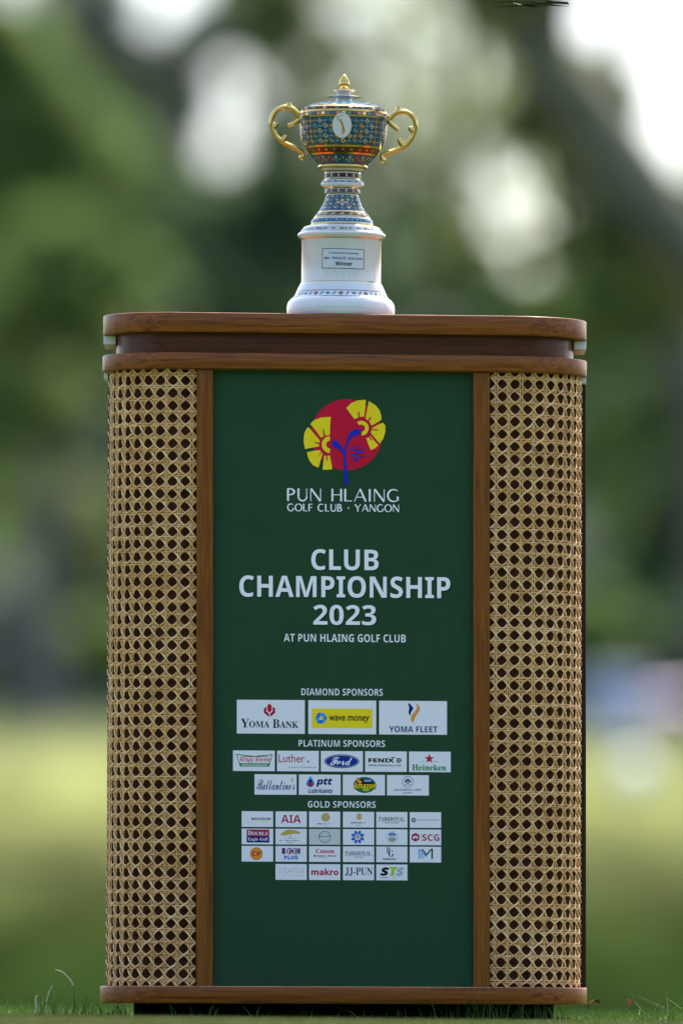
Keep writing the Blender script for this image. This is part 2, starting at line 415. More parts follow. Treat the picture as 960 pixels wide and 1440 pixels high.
class Print:
    """flat printing in photo-pixel design coordinates; every mark lies a hair above the one before"""
    def __init__(s, y=YB, place=None, base=0.00025): s.mb = MB(); s.k = 0; s.y = y; s.base = base; s.place = place or Wp
    def _y(s): s.k += 1; return s.y - s.base - s.k * 0.00004
    def poly(s, pts, m):
        y = s._y(); pl = [Vector((p[0], p[1], 0)) for p in pts]
        tris = tessellate_polygon([pl]); vs = [s.place(p[0], p[1], y) for p in pts]
        fs = []
        for t in tris:
            a, bb, c = (pl[i] for i in t)
            cr = (bb - a).cross(c - a).z
            fs.append(tuple(t) if cr < 0 else tuple(reversed(t)))
        s.mb.add(vs, fs, m)
    def rect(s, x0, y0, x1, y1, m): s.poly([(x0, y0), (x1, y0), (x1, y1), (x0, y1)], m)
    def ell(s, cx, cy, rx, ry, m, n=28, a0=0, a1=360, rot=0):
        P = []
        for i in range(n + (0 if a1 - a0 >= 360 else 1)):
            a = math.radians(a0 + (a1 - a0) * i / n); x, y = rx * math.cos(a), -ry * math.sin(a); c, q = math.cos(rot), math.sin(rot)
            P.append((cx + x * c + y * q, cy - x * q + y * c))
        s.poly(P, m)
    def arc(s, cx, cy, ro, ri, a0, a1, m, n=20, sy=1.0):
        P = [(cx + ro * math.cos(math.radians(a0 + (a1 - a0) * i / n)), cy - sy * ro * math.sin(math.radians(a0 + (a1 - a0) * i / n))) for i in range(n + 1)]
        P += [(cx + ri * math.cos(math.radians(a1 + (a0 - a1) * i / n)), cy - sy * ri * math.sin(math.radians(a1 + (a0 - a1) * i / n))) for i in range(n + 1)]
        s.poly(P, m)
    def ring(s, cx, cy, ro, ri, m, sy=1.0):
        s.arc(cx, cy, ro, ri, 0, 180, m, sy=sy); s.k -= 1; s.arc(cx, cy, ro, ri, 180, 360, m, sy=sy)
    def stroke(s, pts, w0, m, w1=None):
        w1 = w0 if w1 is None else w1; P = [Vector((p[0], p[1])) for p in pts]; N = len(P); A = []; B = []
        for i in range(N):
            d = (P[min(i + 1, N - 1)] - P[max(i - 1, 0)]).normalized(); n = Vector((-d.y, d.x)); w = (w0 + (w1 - w0) * i / (N - 1)) / 2
            A.append(P[i] + n * w); B.append(P[i] - n * w)
        y = s._y(); vs = [s.place(p.x, p.y, y) for p in A + B]
        s.mb.add(vs, [(i, i + 1, N + i + 1, N + i) for i in range(N - 1)], m)
    def text(s, body, x0, y0, x1, y1, m, offset=0.0, shear=0.0, arcr=None):
        """fit the text's bounding box to x0..x1, y0 (top)..y1 (bottom)"""
        c = bpy.data.curves.new('text', 'FONT'); c.body = body; c.offset = offset; c.shear = shear; c.resolution_u = 3
        o = bpy.data.objects.new('text', c); COL.objects.link(o); bpy.context.view_layer.update()
        me = o.to_mesh(); n = len(me.vertices)
        if n:
            a = np.empty(n * 3); me.vertices.foreach_get('co', a); a = a.reshape(-1, 3)
            mn, mxx = a.min(0), a.max(0); y = s._y(); sx = (x1 - x0) / max(1e-6, mxx[0] - mn[0]); sy_ = (y1 - y0) / max(1e-6, mxx[1] - mn[1])
            vs = [s.place(x0 + (v[0] - mn[0]) * sx, y1 - (v[1] - mn[1]) * sy_, y) for v in a]
            s.mb.add(vs, [tuple(p.vertices) for p in me.polygons], m)
        o.to_mesh_clear(); bpy.data.objects.remove(o); bpy.data.curves.remove(c)
    def dashes(s, x0, y0, x1, y1, m, n):
        """a line of tiny illegible print"""
        r = random.Random(int(x0 * 7 + y0)); x = x0; u = (x1 - x0) / n
        for i in range(n):
            if r.random() < 0.85: s.rect(x, y0 + r.random() * .25 * (y1 - y0), x + u * 0.62, y1, m); s.k -= 1
            x += u
        s.k += 1
    def build(s, name, parent): return s.mb.build(name, parent)

# emblem
def C1(x, y): return (380 + x / 4.571, 540 + y / 4.571)
def cp(L): return [C1(*p) for p in L]
def smooth_poly(L, n=5):
    P = [Vector((p[0], p[1], 0)) for p in L]; N = len(P); out = []
    for i in range(N):
        a, b_, c, d = P[i - 1], P[i], P[(i + 1) % N], P[(i + 2) % N]
        for k in range(n):
            t = k / n; q = 0.5 * (2 * b_ + (c - a) * t + (2 * a - 5 * b_ + 4 * c - d) * t * t + (3 * b_ - a - 3 * c + d) * t ** 3); out.append((q.x, q.y))
    return out
e = Print()
cx, cy_ = C1(490, 323); e.ell(cx, cy_, 50, 50, I_RED, 64)
cx, cy_ = C1(375, 388); e.ell(cx, cy_, 16, 16, I_RED, 32)
cx, cy_ = C1(588, 278); e.ell(cx, cy_, 16, 16, I_RED, 32)
# red veins behind the petals
for P in ([(255, 255), (388, 208), (398, 548), (345, 470)], ): pass
PET = [
    [(488, 150), (520, 118), (565, 100), (614, 96), (609, 150), (603, 205), (572, 208), (540, 221)],
    [(632, 104), (675, 130), (703, 165), (714, 205), (712, 226), (680, 245), (650, 262), (635, 236), (612, 217), (622, 160)],
    [(724, 243), (739, 262), (739, 300), (726, 345), (702, 378), (672, 342), (645, 308), (651, 292), (650, 280), (690, 258)],
    [(616, 344), (630, 340), (643, 328), (665, 358), (694, 388), (672, 408), (645, 420), (630, 385)],
    [(256, 256), (280, 232), (325, 214), (388, 209), (384, 268), (382, 325), (352, 330), (325, 343), (290, 296)],
    [(246, 276), (282, 320), (318, 362), (312, 382), (313, 400), (268, 408), (223, 418), (214, 370), (217, 320), (230, 290)],
    [(236, 438), (280, 428), (320, 424), (326, 438), (336, 447), (322, 495), (309, 537), (275, 522), (250, 490), (240, 465)],
    [(346, 459), (364, 461), (382, 457), (390, 500), (398, 546), (367, 550), (336, 550), (340, 505)]]
for P in PET: e.poly(cp(P), I_YEL)
for P in ([(563, 175), (571, 175), (576, 212), (566, 214)], [(640, 205), (648, 212), (632, 240), (626, 232)], [(690, 288), (690, 296), (650, 288), (650, 281)], [(634, 336), (640, 332), (654, 356), (648, 360)],
          [(336, 290), (343, 290), (352, 330), (342, 333)], [(284, 372), (284, 379), (318, 385), (318, 376)], [(308, 460), (303, 466), (322, 440), (328, 446)], [(360, 492), (365, 492), (368, 458), (359, 458)]):
    e.poly(cp(P), I_RED)
cx, cy_ = C1(384, 388); e.arc(cx, cy_, 11.8, 5.6, 92, 268, I_YEL)
cx, cy_ = C1(584, 280); e.arc(cx, cy_, 10.5, 5.2, -85, 125, I_YEL)
# blue seedling and ripples
e.stroke([C1(*p) for p in [(488, 642), (486, 600), (484, 560), (480, 510), (477, 465), (470, 440), (455, 415), (435, 395)]], 5.2, I_BLUE, 2.4)
e.stroke([C1(*p) for p in [(478, 470), (481, 430), (487, 395), (500, 360), (520, 335)]], 2.4, I_BLUE, 3.4)
e.poly(smooth_poly(cp([(393, 372), (408, 362), (430, 365), (452, 392), (468, 425), (472, 455), (452, 428), (425, 412), (402, 398)])), I_BLUE)
e.poly(smooth_poly(cp([(575, 290), (580, 302), (568, 320), (545, 330), (520, 338), (500, 365), (492, 385), (496, 345), (512, 310), (540, 290), (560, 286)])), I_BLUE)
e.poly(smooth_poly(cp([(475, 645), (487, 615), (500, 645), (488, 640)])), I_BLUE)
for P in ([(505, 415), (550, 398), (600, 392), (560, 404)], [(498, 425), (560, 412), (618, 420), (560, 424)], [(497, 452), (550, 438), (605, 428), (600, 436), (545, 452)], [(505, 458), (560, 460), (604, 455), (596, 466), (560, 466)], [(530, 478), (555, 474), (572, 478), (550, 492), (534, 490)]):
    e.poly(cp(P), I_BLUE)
e.build('emblem', banner)

# club lettering: thick and thin strokes
def glyph(pr, ch, x, y, wd, ht, tk, tn, m):
    """x,y = top-left; returns nothing"""
    L_ = lambda pts, w: pr.stroke([(x + p[0] * wd, y + p[1] * ht) for p in pts], w, m)
    def curve(cx, cy, rx, ry, a0, a1, w0, w1, n=16):
        P = [(x + (cx + rx * math.cos(math.radians(a0 + (a1 - a0) * i / n))) * wd, y + (cy - ry * math.sin(math.radians(a0 + (a1 - a0) * i / n))) * ht) for i in range(n + 1)]
        A = []; B = []
        y_ = pr._y(); N = n + 1
        for i in range(N):
            t = i / n; wq = (w0 + (w1 - w0) * math.sin(math.pi * t)) / 2
            p = Vector(P[i]); d = (Vector(P[min(i + 1, n)]) - Vector(P[max(i - 1, 0)])).normalized(); nn = Vector((-d.y, d.x))
            A.append(p + nn * wq); B.append(p - nn * wq)
        pr.mb.add([pr.place(p.x, p.y, y_) for p in A + B], [(i, i + 1, N + i + 1, N + i) for i in range(n)], m)
    if ch == 'P': L_([(0.12, 0), (0.12, 1)], tk); curve(0.2, 0.27, 0.68, 0.25, 95, -95, tn, tk)
    elif ch == 'U': L_([(0.1, 0), (0.1, 0.65)], tk); curve(0.5, 0.64, 0.4, 0.34, 180, 360, tk * .8, tk * .8); L_([(0.9, 0), (0.9, 0.66)], tn)
    elif ch == 'N': L_([(0.08, 0), (0.08, 1)], tn); L_([(0.1, 0), (0.9, 1)], tk); L_([(0.92, 0), (0.92, 1)], tn)
    elif ch == 'H': L_([(0.1, 0), (0.1, 1)], tk); L_([(0.1, 0.48), (0.9, 0.48)], tn); L_([(0.9, 0), (0.9, 1)], tk)
    elif ch == 'L': L_([(0.12, 0), (0.12, 1)], tk); L_([(0.12, 0.96), (1, 0.96)], tn)
    elif ch == 'F': L_([(0.12, 0), (0.12, 1)], tk); L_([(0.12, 0.04), (1, 0.04)], tn); L_([(0.12, 0.48), (0.9, 0.48)], tn)
    elif ch == 'A': L_([(0.5, 0), (0.02, 1)], tn); L_([(0.5, 0), (0.98, 1)], tk); L_([(0.2, 0.66), (0.8, 0.66)], tn)
    elif ch == 'I': L_([(0.5, 0), (0.5, 1)], tk)
    elif ch == 'O': curve(0.5, 0.5, 0.46, 0.48, 90, 270, tn, tk); curve(0.5, 0.5, 0.46, 0.48, 270, 450, tn, tk)
    elif ch in 'CG':
        curve(0.55, 0.5, 0.5, 0.48, 50, 310, tn, tk)
        if ch == 'G': L_([(0.88, 0.58), (0.88, 0.9)], tk)
    elif ch == 'B': L_([(0.12, 0), (0.12, 1)], tk); curve(0.2, 0.26, 0.55, 0.24, 95, -95, tn, tk); curve(0.2, 0.73, 0.68, 0.25, 95, -95, tn, tk)
    elif ch == 'Y': L_([(0.02, 0), (0.5, 0.52)], tk); L_([(0.98, 0), (0.5, 0.52)], tn); L_([(0.5, 0.5), (0.5, 1)], tk)
    elif ch == '.': pr.ell(x + wd * .5, y + ht * .52, tk * .6, tk * .6, m, 10)
WID = dict(P=.62, U=.78, N=.88, H=.82, L=.58, A=.9, I=.24, G=.9, O=.98, F=.56, C=.86, B=.66, Y=.82)
WID[' '] = .42; WID['.'] = .3
def lettering(pr, s, x0, x1, y0, y1, tk, tn, gap=.16):
    h = y1 - y0; tot = sum(WID[c] for c in s) + gap * (len(s) - 1); u = (x1 - x0) / tot; x = x0
    for c in s:
        if c != ' ': glyph(pr, c, x, y0, WID[c] * u, h, tk, tn, I_WHITE)
        x += (WID[c] + gap) * u
p = Print(); lettering(p, 'PUN HLAING', 403.5, 561, 687, 704.6, 2.7, 1.2)
lettering(p, 'GOLF CLUB . YANGON', 404, 561, 708.6, 719, 1.9, 1.0)
p.build('club_lettering', banner)
p = Print()
for s, x0, y0, x1, y1 in (('CLUB', 437.6, 772, 532.1, 801.6), ('CHAMPIONSHIP', 336.5, 809.8, 632.8, 840.2), ('2023', 440.3, 850.4, 528.7, 878.8)):
    p.text(bold(s), x0 + 1.1, y0 + 1.3, x1 + 1.1, y1 + 1.3, I_SHAD); p.text(bold(s), x0, y0, x1, y1, I_WHITE)
p.text(bold('AT PUN HLAING GOLF CLUB'), 399, 891.5, 570.3, 902.6, I_WHITE, -0.008)
p.build('title_lettering', banner)
p = Print()
p = Print(); p.text(bold('DIAMOND SPONSORS'), 423.8, 968.2, 538, 977.9, I_WHITE, -0.012); p.build('sponsor_heading', banner)
p = Print(); p.text(bold('PLATINUM SPONSORS'), 420, 1040.6, 541, 1050, I_WHITE, -0.012); p.build('sponsor_heading', banner)
p = Print(); p.text(bold('GOLD SPONSORS'), 432.8, 1126.4, 528, 1135.6, I_WHITE, -0.012)
p.build('sponsor_heading', banner)

# ---- sponsor cards: local coordinates are photo pixels
def card(x0, y0, x1, y1, draw, m=None):
    pr = Print(); pr.rect(x0, y0, x1, y1, m or I_CARD); draw(pr, x0, y0, x1, y1); return pr.build('sponsor_card', banner)
def d_yoma(p, x0, y0, x1, y1):
    p.poly(cp2(379, 999.8, [(-3.2, -7), (0, -10), (3.2, -7), (3.2, 0), (0, 3), (-3.2, 0)]), I_RED)
    p.poly(cp2(379, 999.8, [(-8, -3), (-4.4, -5.5), (-4.4, 1), (-.6, 4.4), (-.6, 9), (-8, 3)]), I_MAR); p.poly(cp2(379, 999.8, [(8, -3), (4.4, -5.5), (4.4, 1), (.6, 4.4), (.6, 9), (8, 3)]), I_MAR)
    p.text(serif('Y'), 338.9, 1011.4, 350.5, 1023.6, I_BLACK, 0); p.text(serif('OMA'), 350.5, 1014.4, 379, 1023.6, I_BLACK, 0)
    p.text(serif('B'), 383.5, 1012, 393, 1024, I_BLACK, 0); p.text(serif('ANK'), 393.6, 1014.6, 419.7, 1024, I_BLACK, 0)
def cp2(cx, cy, L): return [(cx + a, cy + b_) for a, b_ in L]
def d_wave(p, *a):
    p.rect(438.3, 996.3, 523.5, 1023.8, I_YEL)
    for k in range(6): p.ell(451.3 + 4 * math.cos(k * 1.047), 1010 + 4 * math.sin(k * 1.047), 4.2, 4.2, I_SKY if k % 2 else I_BLUE2, 14)
    p.ell(451.3, 1010, 2.6, 2.6, I_YEL, 14)
    p.text('wave money', 463, 1006.4, 519.4, 1016.4, I_BLACK, 0.012, 0.18)
I_BLUE2 = ink('ink_mid_blue', (30, 105, 200))
def d_fleet(p, *a):
    p.poly(smooth_poly([(573.5, 988), (578, 991), (580.5, 996), (577.5, 1001), (577, 1006), (574, 1001), (575, 995)]), I_NAVY)
    p.poly(smooth_poly([(584, 988), (589, 992), (590, 997), (585.5, 1004), (582.5, 1010), (580, 1016), (577.5, 1010), (580, 1003), (585, 997), (586, 992)]), I_ORANGE)
    p.text(bold('YOMA FLEET'), 546.9, 1020.4, 614.6, 1029, I_NAVY)
card(333.1, 984.8, 428.5, 1032.2, d_yoma); card(433.4, 984.8, 528.7, 1032.2, d_wave); card(532.8, 984.8, 628, 1032.2, d_fleet)
R1, R2 = (1056, 1084.8), (1089.2, 1117.8)
def d_kk(p, x0, y0, x1, y1):
    p.poly([(332, 1060.8), (358, 1063.6), (383.5, 1061), (378.5, 1078.6), (337.5, 1078.6)], I_GRN2)
    p.poly([(333.6, 1062.2), (358, 1065), (382, 1062.4), (378.6, 1073.8), (337, 1073.8)], I_CARD)
    p.text(bold('Krispy Kreme'), 337.5, 1065.4, 379.4, 1073.4, I_RED, .0, .25); p.rect(339, 1064.2, 357, 1065.2, I_RED); p.rect(361, 1064.2, 378, 1065.2, I_RED)
    p.text(bold('DOUGHNUTS'), 340, 1075, 376, 1077.8, I_CARD)
def d_luther(p, x0, y0, x1, y1):
    p.text('Luther', 391.8, 1061, 428.5, 1072.3, I_MAR, .004); p.rect(432, 1070, 434.6, 1072.4, I_MAR); p.dashes(405.5, 1078.2, 445.5, 1079.6, I_GREY, 30)
def d_ford(p, x0, y0, x1, y1):
    cx, cy = 480.3, 1070.4; p.ell(cx, cy, 24.5, 9.7, I_NAVY, 40); p.ell(cx, cy, 23.4, 8.7, I_PALE, 40); p.ell(cx, cy, 22.4, 7.9, I_FORD, 40); p.text(script('Ford'), cx - 16, cy - 6, cx + 15, cy + 5.6, I_CARD, .012, .15)
I_FORD = ink('ink_oval_blue', (20, 50, 140))
def d_fenix(p, x0, y0, x1, y1):
    p.text(bold('FENIX'), 517.8, 1065.8, 554, 1071.6, I_BLACK, .03); p.rect(549, 1064, 556, 1065, I_BLACK); p.ring(560.5, 1068.6, 3.4, 2.2, I_BLACK); p.rect(559.3, 1066.8, 560.5, 1070.6, I_BLACK); p.rect(560.8, 1068, 562.6, 1069, I_BLACK)
    p.text(bold('WWW.FENIXXCELL.COM'), 518, 1074.6, 563.6, 1076.8, I_BLACK)
def star(cx, cy, r): return [(cx + (r if k % 2 == 0 else r * .4) * math.sin(k * math.pi / 5), cy - (r if k % 2 == 0 else r * .4) * math.cos(k * math.pi / 5)) for k in range(10)]
def d_hein(p, x0, y0, x1, y1):
    p.poly(star(603.2, 1066, 7.4), I_RED); p.rect(592, 1069.6, 596.4, 1070.2, I_GREY); p.rect(610.5, 1069.6, 615, 1070.2, I_GREY)
    p.text(serif('Heineken'), 579, 1074, 627, 1082.6, I_GRN2, 0.008)
def d_ball(p, x0, y0, x1, y1): p.text(script('Ballantine') + "'" + script('s'), 361, 1094.6, 414.5, 1111.2, I_NAVY, 0.004, .12)
def d_ptt(p, x0, y0, x1, y1):
    p.poly(smooth_poly([(436.4, 1091.6), (439.6, 1096), (442.2, 1101), (441, 1105), (436.4, 1107.2), (431.6, 1105), (430.4, 1101), (433.2, 1096)]), I_SKY)
    p.poly(smooth_poly([(436.4, 1095.4), (439.6, 1100.5), (440, 1104), (436.4, 1106.6), (432.8, 1104), (433.2, 1100.5)]), I_NAVY); p.ell(436.4, 1103, 2.9, 3, I_RED)
    p.text(bold('ptt'), 444.4, 1094.4, 467.5, 1106.4, I_NAVY, .025, .22); p.text(bold('Lubricants'), 433.5, 1108.6, 467.5, 1115, I_NAVY, .01, .18)
def d_amazon(p, x0, y0, x1, y1):
    cx, cy = 512.5, 1103.4; p.ell(cx, cy, 15.6, 11.2, I_BLACK, 32); p.ell(cx, cy, 14.4, 10.1, I_GRN2, 32); p.ell(cx, cy - 2.5, 12, 6, I_BLACK, 24); p.ell(cx + 2, cy + 7, 5, 1.8, I_LIME, 12)
    p.poly([(501.5, 1092), (505, 1096), (509, 1099), (507, 1102), (503.5, 1101), (501, 1097)], I_ORANGE)
    p.rect(511, 1095.6, 522, 1099, I_BLUE2); p.text(bold('CAF\u00c9'), 512, 1096, 521.5, 1098.6, I_CARD)
    p.text(bold('Amazon'), 496, 1099.6, 528.6, 1109.4, I_BLACK, .05, .15); p.text(bold('Amazon'), 496.6, 1100.4, 528, 1108.6, I_YEL, .005, .15)
def d_mang(p, x0, y0, x1, y1):
    cx, cy = 573, 1098.6; p.ring(cx, cy, 8, 7.2, I_GREY); p.ell(cx, cy - 2.2, 3.2, 2.4, I_GREY, 12); p.ell(cx - 3, cy - .4, 2.2, 1.6, I_GREY, 10); p.ell(cx + 3, cy - .4, 2.2, 1.6, I_GREY, 10); p.rect(cx - .5, cy, cx + .5, cy + 4, I_GREY); p.stroke([(cx, cy + 2), (cx - 4, cy + 5)], .8, I_GREY); p.stroke([(cx, cy + 2), (cx + 4, cy + 5)], .8, I_GREY)
    p.text(serif('MANGROVE VIEW'), 553.4, 1108.4, 592, 1111.4, I_GREY, 0); p.text(serif('RESORT'), 567, 1113.2, 579.6, 1115, I_GREY, 0)
for (a, b_), f in zip(((327.8, 386.4), (389.6, 448.2), (451, 510), (513.1, 571.6), (574.7, 633.2)), (d_kk, d_luther, d_ford, d_fenix, d_hein)): card(a, R1[0], b_, R1[1], f)
for (a, b_), f in zip(((358, 417), (420.2, 478.8), (481.8, 541), (543.8, 602.5)), (d_ball, d_ptt, d_amazon, d_mang)): card(a, R2[0], b_, R2[1], f)
GC = ((340, 384.2), (387.5, 431.3), (434.5, 478.3), (482, 525.8), (528.7, 572.5), (575.7, 619.7))
GR = ((1141.2, 1163.2), (1165.6, 1187.6), (1189.8, 1211.8), (1215, 1237.2))
def gold(c, r, f, m=None): card(GC[c][0], GR[r][0], GC[c][1], GR[r][1], f, m)
def g00(p, x0, y0, x1, y1): p.text(bold('MICHELIN'), x0 + 13.5, y0 + 9, x1 - 3.2, y0 + 12.2, I_NAVY, .02, .15); p.rect(x0 + 14, y0 + 13.4, x1 - 4, y0 + 14.2, I_YEL)
def g10(p, x0, y0, x1, y1): p.text(bold('AIA'), x0 + 8, y0 + 5, x1 - 8.4, y0 + 16, I_MAR)
def g20(p, x0, y0, x1, y1): p.ell(x0 + 23.3, y0 + 8, 6, 6, I_GOLD, 24); p.stroke([(x0 + 21, y0 + 10), (x0 + 24, y0 + 7), (x0 + 25, y0 + 4)], .8, I_TAN); p.stroke([(x0 + 24, y0 + 13), (x0 + 24, y0 + 6)], .6, I_TAN); p.dashes(x0 + 11.5, y0 + 16, x0 + 24, y0 + 18, I_NAVY, 5); p.dashes(x0 + 25, y0 + 16.4, x0 + 36, y0 + 17.6, I_PALE, 6); p.dashes(x0 + 19, y0 + 19.4, x0 + 27, y0 + 20, I_PALE, 5)
def g30(p, x0, y0, x1, y1): p.ring(x0 + 22.8, y0 + 6.4, 4, 2.4, I_GOLD); p.ell(x0 + 22.8, y0 + 6.4, 1.7, 2.6, I_GOLD, 12); p.rect(x0 + 20, y0 + 9, x0 + 25.6, y0 + 10.8, I_GOLD); p.dashes(x0 + 11, y0 + 14.2, x0 + 34, y0 + 16.4, I_GREY, 11); p.dashes(x0 + 19, y0 + 18.4, x0 + 26, y0 + 19.2, I_GREY, 5)
def g40(p, x0, y0, x1, y1): p.text(serif('PARKROYAL'), x0 + 3.6, y0 + 7, x1 - 4, y0 + 12.2, I_BLACK, 0); p.rect(x0 + 3, y0 + 13, x1 - 3, y0 + 13.4, I_GREY); p.text(bold('NAY PYI TAW'), x0 + 12, y0 + 14.6, x0 + 32, y0 + 16.2, I_GREY)
def g50(p, x0, y0, x1, y1): p.ring(x0 + 5.4, y0 + 11.2, 3.4, 1.7, I_GREY); p.ell(x0 + 5.4, y0 + 11.2, 1.2, 1.2, I_GREY, 8); p.text('LOTTE HOTELS', x0 + 11, y0 + 9.8, x1 - 2.4, y0 + 12.4, I_GREY)
def g01(p, x0, y0, x1, y1):
    p.rect(x0 + 7, y0 + 1.2, x1 - 5.4, y0 + 10.6, I_MAR); p.rect(x0 + 7, y0 + 10.6, x1 - 5.4, y0 + 19.4, I_NAVY)
    p.text(serif('D'), x0 + 8.8, y0 + 3, x0 + 14, y0 + 9.2, I_CARD); p.text(serif('OUBLE'), x0 + 14.4, y0 + 4.4, x1 - 7, y0 + 9.2, I_CARD); p.text(serif('Eagle Golf'), x0 + 8.8, y0 + 12.4, x1 - 7, y0 + 18, I_CARD)
def g11(p, x0, y0, x1, y1):
    p.poly(smooth_poly([(x0 + 7, y0 + 8.4), (x0 + 10, y0 + 5), (x0 + 15, y0 + 2.2), (x0 + 22, y0 + 1.2), (x0 + 29, y0 + 2.6), (x0 + 35, y0 + 5), (x0 + 32, y0 + 7), (x0 + 25, y0 + 6.8), (x0 + 18, y0 + 8), (x0 + 12, y0 + 9.6)]), I_GOLD)
    p.stroke([(x0 + 19.6, y0 + 13), (x0 + 20, y0 + 10), (x0 + 24, y0 + 6)], 1.2, I_GOLD); p.rect(x0 + 12, y0 + 13, x0 + 29, y0 + 13.4, I_GREY); p.dashes(x0 + 5.4, y0 + 15.6, x0 + 35, y0 + 17.2, I_GREY, 20); p.dashes(x0 + 16, y0 + 18.6, x0 + 26, y0 + 19.8, I_GREY, 7)
def g21(p, x0, y0, x1, y1): p.ring(x0 + 22, y0 + 11, 8.4, 7.5, I_GREY); p.text(script('Gymnic'), x0 + 13, y0 + 8, x0 + 31, y0 + 13, I_GREY, .02); p.dashes(x0 + 18, y0 + 5.6, x0 + 26, y0 + 6.4, I_GREY, 5); p.dashes(x0 + 18, y0 + 15.2, x0 + 26, y0 + 16, I_GREY, 5)
def g31(p, x0, y0, x1, y1):
    cx, cy = x0 + 20.8, y0 + 11
    for k in range(8): p.ell(cx + 7.4 * math.cos(k * .785 + .39), cy + 7.4 * math.sin(k * .785 + .39), 2.1, 2.1, I_BLUE2, 10)
    p.ring(cx, cy, 6.2, 4.4, I_BLUE2); p.ell(cx, cy + 1, 2.2, 1.6, I_ORANGE, 8); p.stroke([(cx - 3.4, cy), (cx, cy - 3)], .9, I_GREY); p.stroke([(cx + 3.4, cy), (cx, cy - 3)], .9, I_GREY)
def g41(p, x0, y0, x1, y1):
    cx, cy = x0 + 22.4, y0 + 11; p.ring(cx, cy, 8.6, 8.1, I_PALE); p.arc(cx, cy, 6.6, 3.2, 25, 155, I_BLUE3); p.poly([(cx - 3, cy - 1), (cx, cy - 4.4), (cx + 3, cy - 1)], I_PALE); p.arc(cx, cy, 6.4, 0.2, 200, 340, I_TAN2); p.rect(cx - 7, cy + .2, cx + 7, cy + 1, I_PALE)
I_BLUE3 = ink('ink_steel_blue', (90, 120, 185)); I_TAN2 = ink('ink_sand', (165, 160, 130))
def g51(p, x0, y0, x1, y1):
    cx, cy = x0 + 8, y0 + 11; p.poly([(cx + 6.3 * math.sin(k * math.pi / 3), cy - 6.3 * math.cos(k * math.pi / 3)) for k in range(6)], I_MAR)
    p.poly(smooth_poly(cp2(cx, cy, [(-3.4, 2), (-3.2, -.6), (-1, -2), (2, -1.8), (3.4, -.2), (3, 2.2), (1.8, 2.2), (1.4, .6), (-1, .8), (-1.4, 2.2)])), I_CARD); p.rect(x0 + 15.4, y0 + 5.4, x0 + 15.9, y0 + 17, I_GREY)
    p.text(bold('SCG'), x0 + 17.6, y0 + 6.6, x1 - 2.4, y0 + 15.8, I_MAR)
def g02(p, x0, y0, x1, y1): p.ell(x0 + 20.6, y0 + 11, 8.7, 8.9, I_MAR, 30); p.ell(x0 + 20.6, y0 + 11, 8.0, 8.2, I_ORANGE, 30); p.text(bold('CP'), x0 + 14.4, y0 + 7.6, x0 + 27, y0 + 14.6, I_MAR, .01)
def g12(p, x0, y0, x1, y1):
    p.poly([(x0 + 9, y0 + 3), (x0 + 13.6, y0 + 2.6), (x0 + 13.6, y0 + 11.2), (x0 + 9, y0 + 11)], I_NAVY); p.rect(x0 + 10.2, y0 + 5, x0 + 12.4, y0 + 9, I_RED)
    for q in (19.6, 28): p.ell(x0 + q, y0 + 7, 4.2, 4.4, I_NAVY, 20); p.ell(x0 + q, y0 + 7, 2.7, 3.2, I_CARD, 16); p.ell(x0 + q + .6, y0 + 7, 1.6, 2.4, I_RED, 12)
    p.poly([(x0 + 32.4, y0 + 2.8), (x0 + 34.4, y0 + 2.6), (x0 + 34.4, y0 + 11.2), (x0 + 32.4, y0 + 11)], I_NAVY); p.text(bold('PLUS'), x0 + 12.2, y0 + 13.2, x0 + 31.6, y0 + 18.6, I_BLUE2, .015)
def g22(p, x0, y0, x1, y1): p.text(serif('Canon'), x0 + 9.4, y0 + 3.6, x0 + 35.6, y0 + 9.8, I_RED, .015); p.ell(x0 + 8, y0 + 13.6, 2, 2, I_GOLD, 12); p.ell(x0 + 8.4, y0 + 13.2, 1.1, 1.1, I_GRN2, 8); p.dashes(x0 + 11.4, y0 + 12.6, x0 + 38.6, y0 + 14.4, I_BLACK, 20); p.dashes(x0 + 11.4, y0 + 15.4, x0 + 28, y0 + 16.2, I_GREY, 13)
def g32(p, x0, y0, x1, y1): p.text(serif('PARKROYAL'), x0 + 3.4, y0 + 6.8, x1 - 4.4, y0 + 12, I_BLACK, 0); p.rect(x0 + 2, y0 + 12.9, x1 - 2.4, y0 + 13.3, I_GREY); p.text(bold('YANGON'), x0 + 15, y0 + 14.4, x0 + 28, y0 + 16, I_GREY)
def g42(p, x0, y0, x1, y1): p.text(serif('B'), x0 + 14.4, y0 + 1.2, x0 + 19.6, y0 + 9, I_BLACK, 0); p.text(serif('G'), x0 + 17, y0 + 5.2, x0 + 24.6, y0 + 14.4, I_BLACK, 0); p.text(bold('BURMAGOLF'), x0 + 9.6, y0 + 16.2, x0 + 28.4, y0 + 18.8, I_BLACK, .01)
def g52(p, x0, y0, x1, y1):
    X0, X1, Y0, Y1 = x0 + 12, x0 + 32.4, y0 + 2.6, y0 + 17
    p.stroke([(X0 + 1, Y1), (X0 + 1, Y0 + 2)], 1.6, I_SKY); p.stroke([(X0 + 1, Y0 + .6), (X0 + 11, Y1 - 3)], 1.6, I_SKY); p.stroke([(X0 + 3.6, Y1), (X0 + 3.6, Y0 + 7)], 1.1, I_SKY); p.stroke([(X0 + 3.4, Y0 + 6.6), (X0 + 8, Y1)], 1.1, I_SKY)
    p.stroke([(X0 + 5, Y0 + .6), (X0 + 11.4, Y0 + 9)], 1.8, I_BLACK); p.stroke([(X0 + 11, Y0 + 9.2), (X1 - 2.2, Y0 + .8)], 1.8, I_BLACK); p.stroke([(X1 - 1, Y0), (X1 - 1, Y1)], 1.9, I_BLACK)
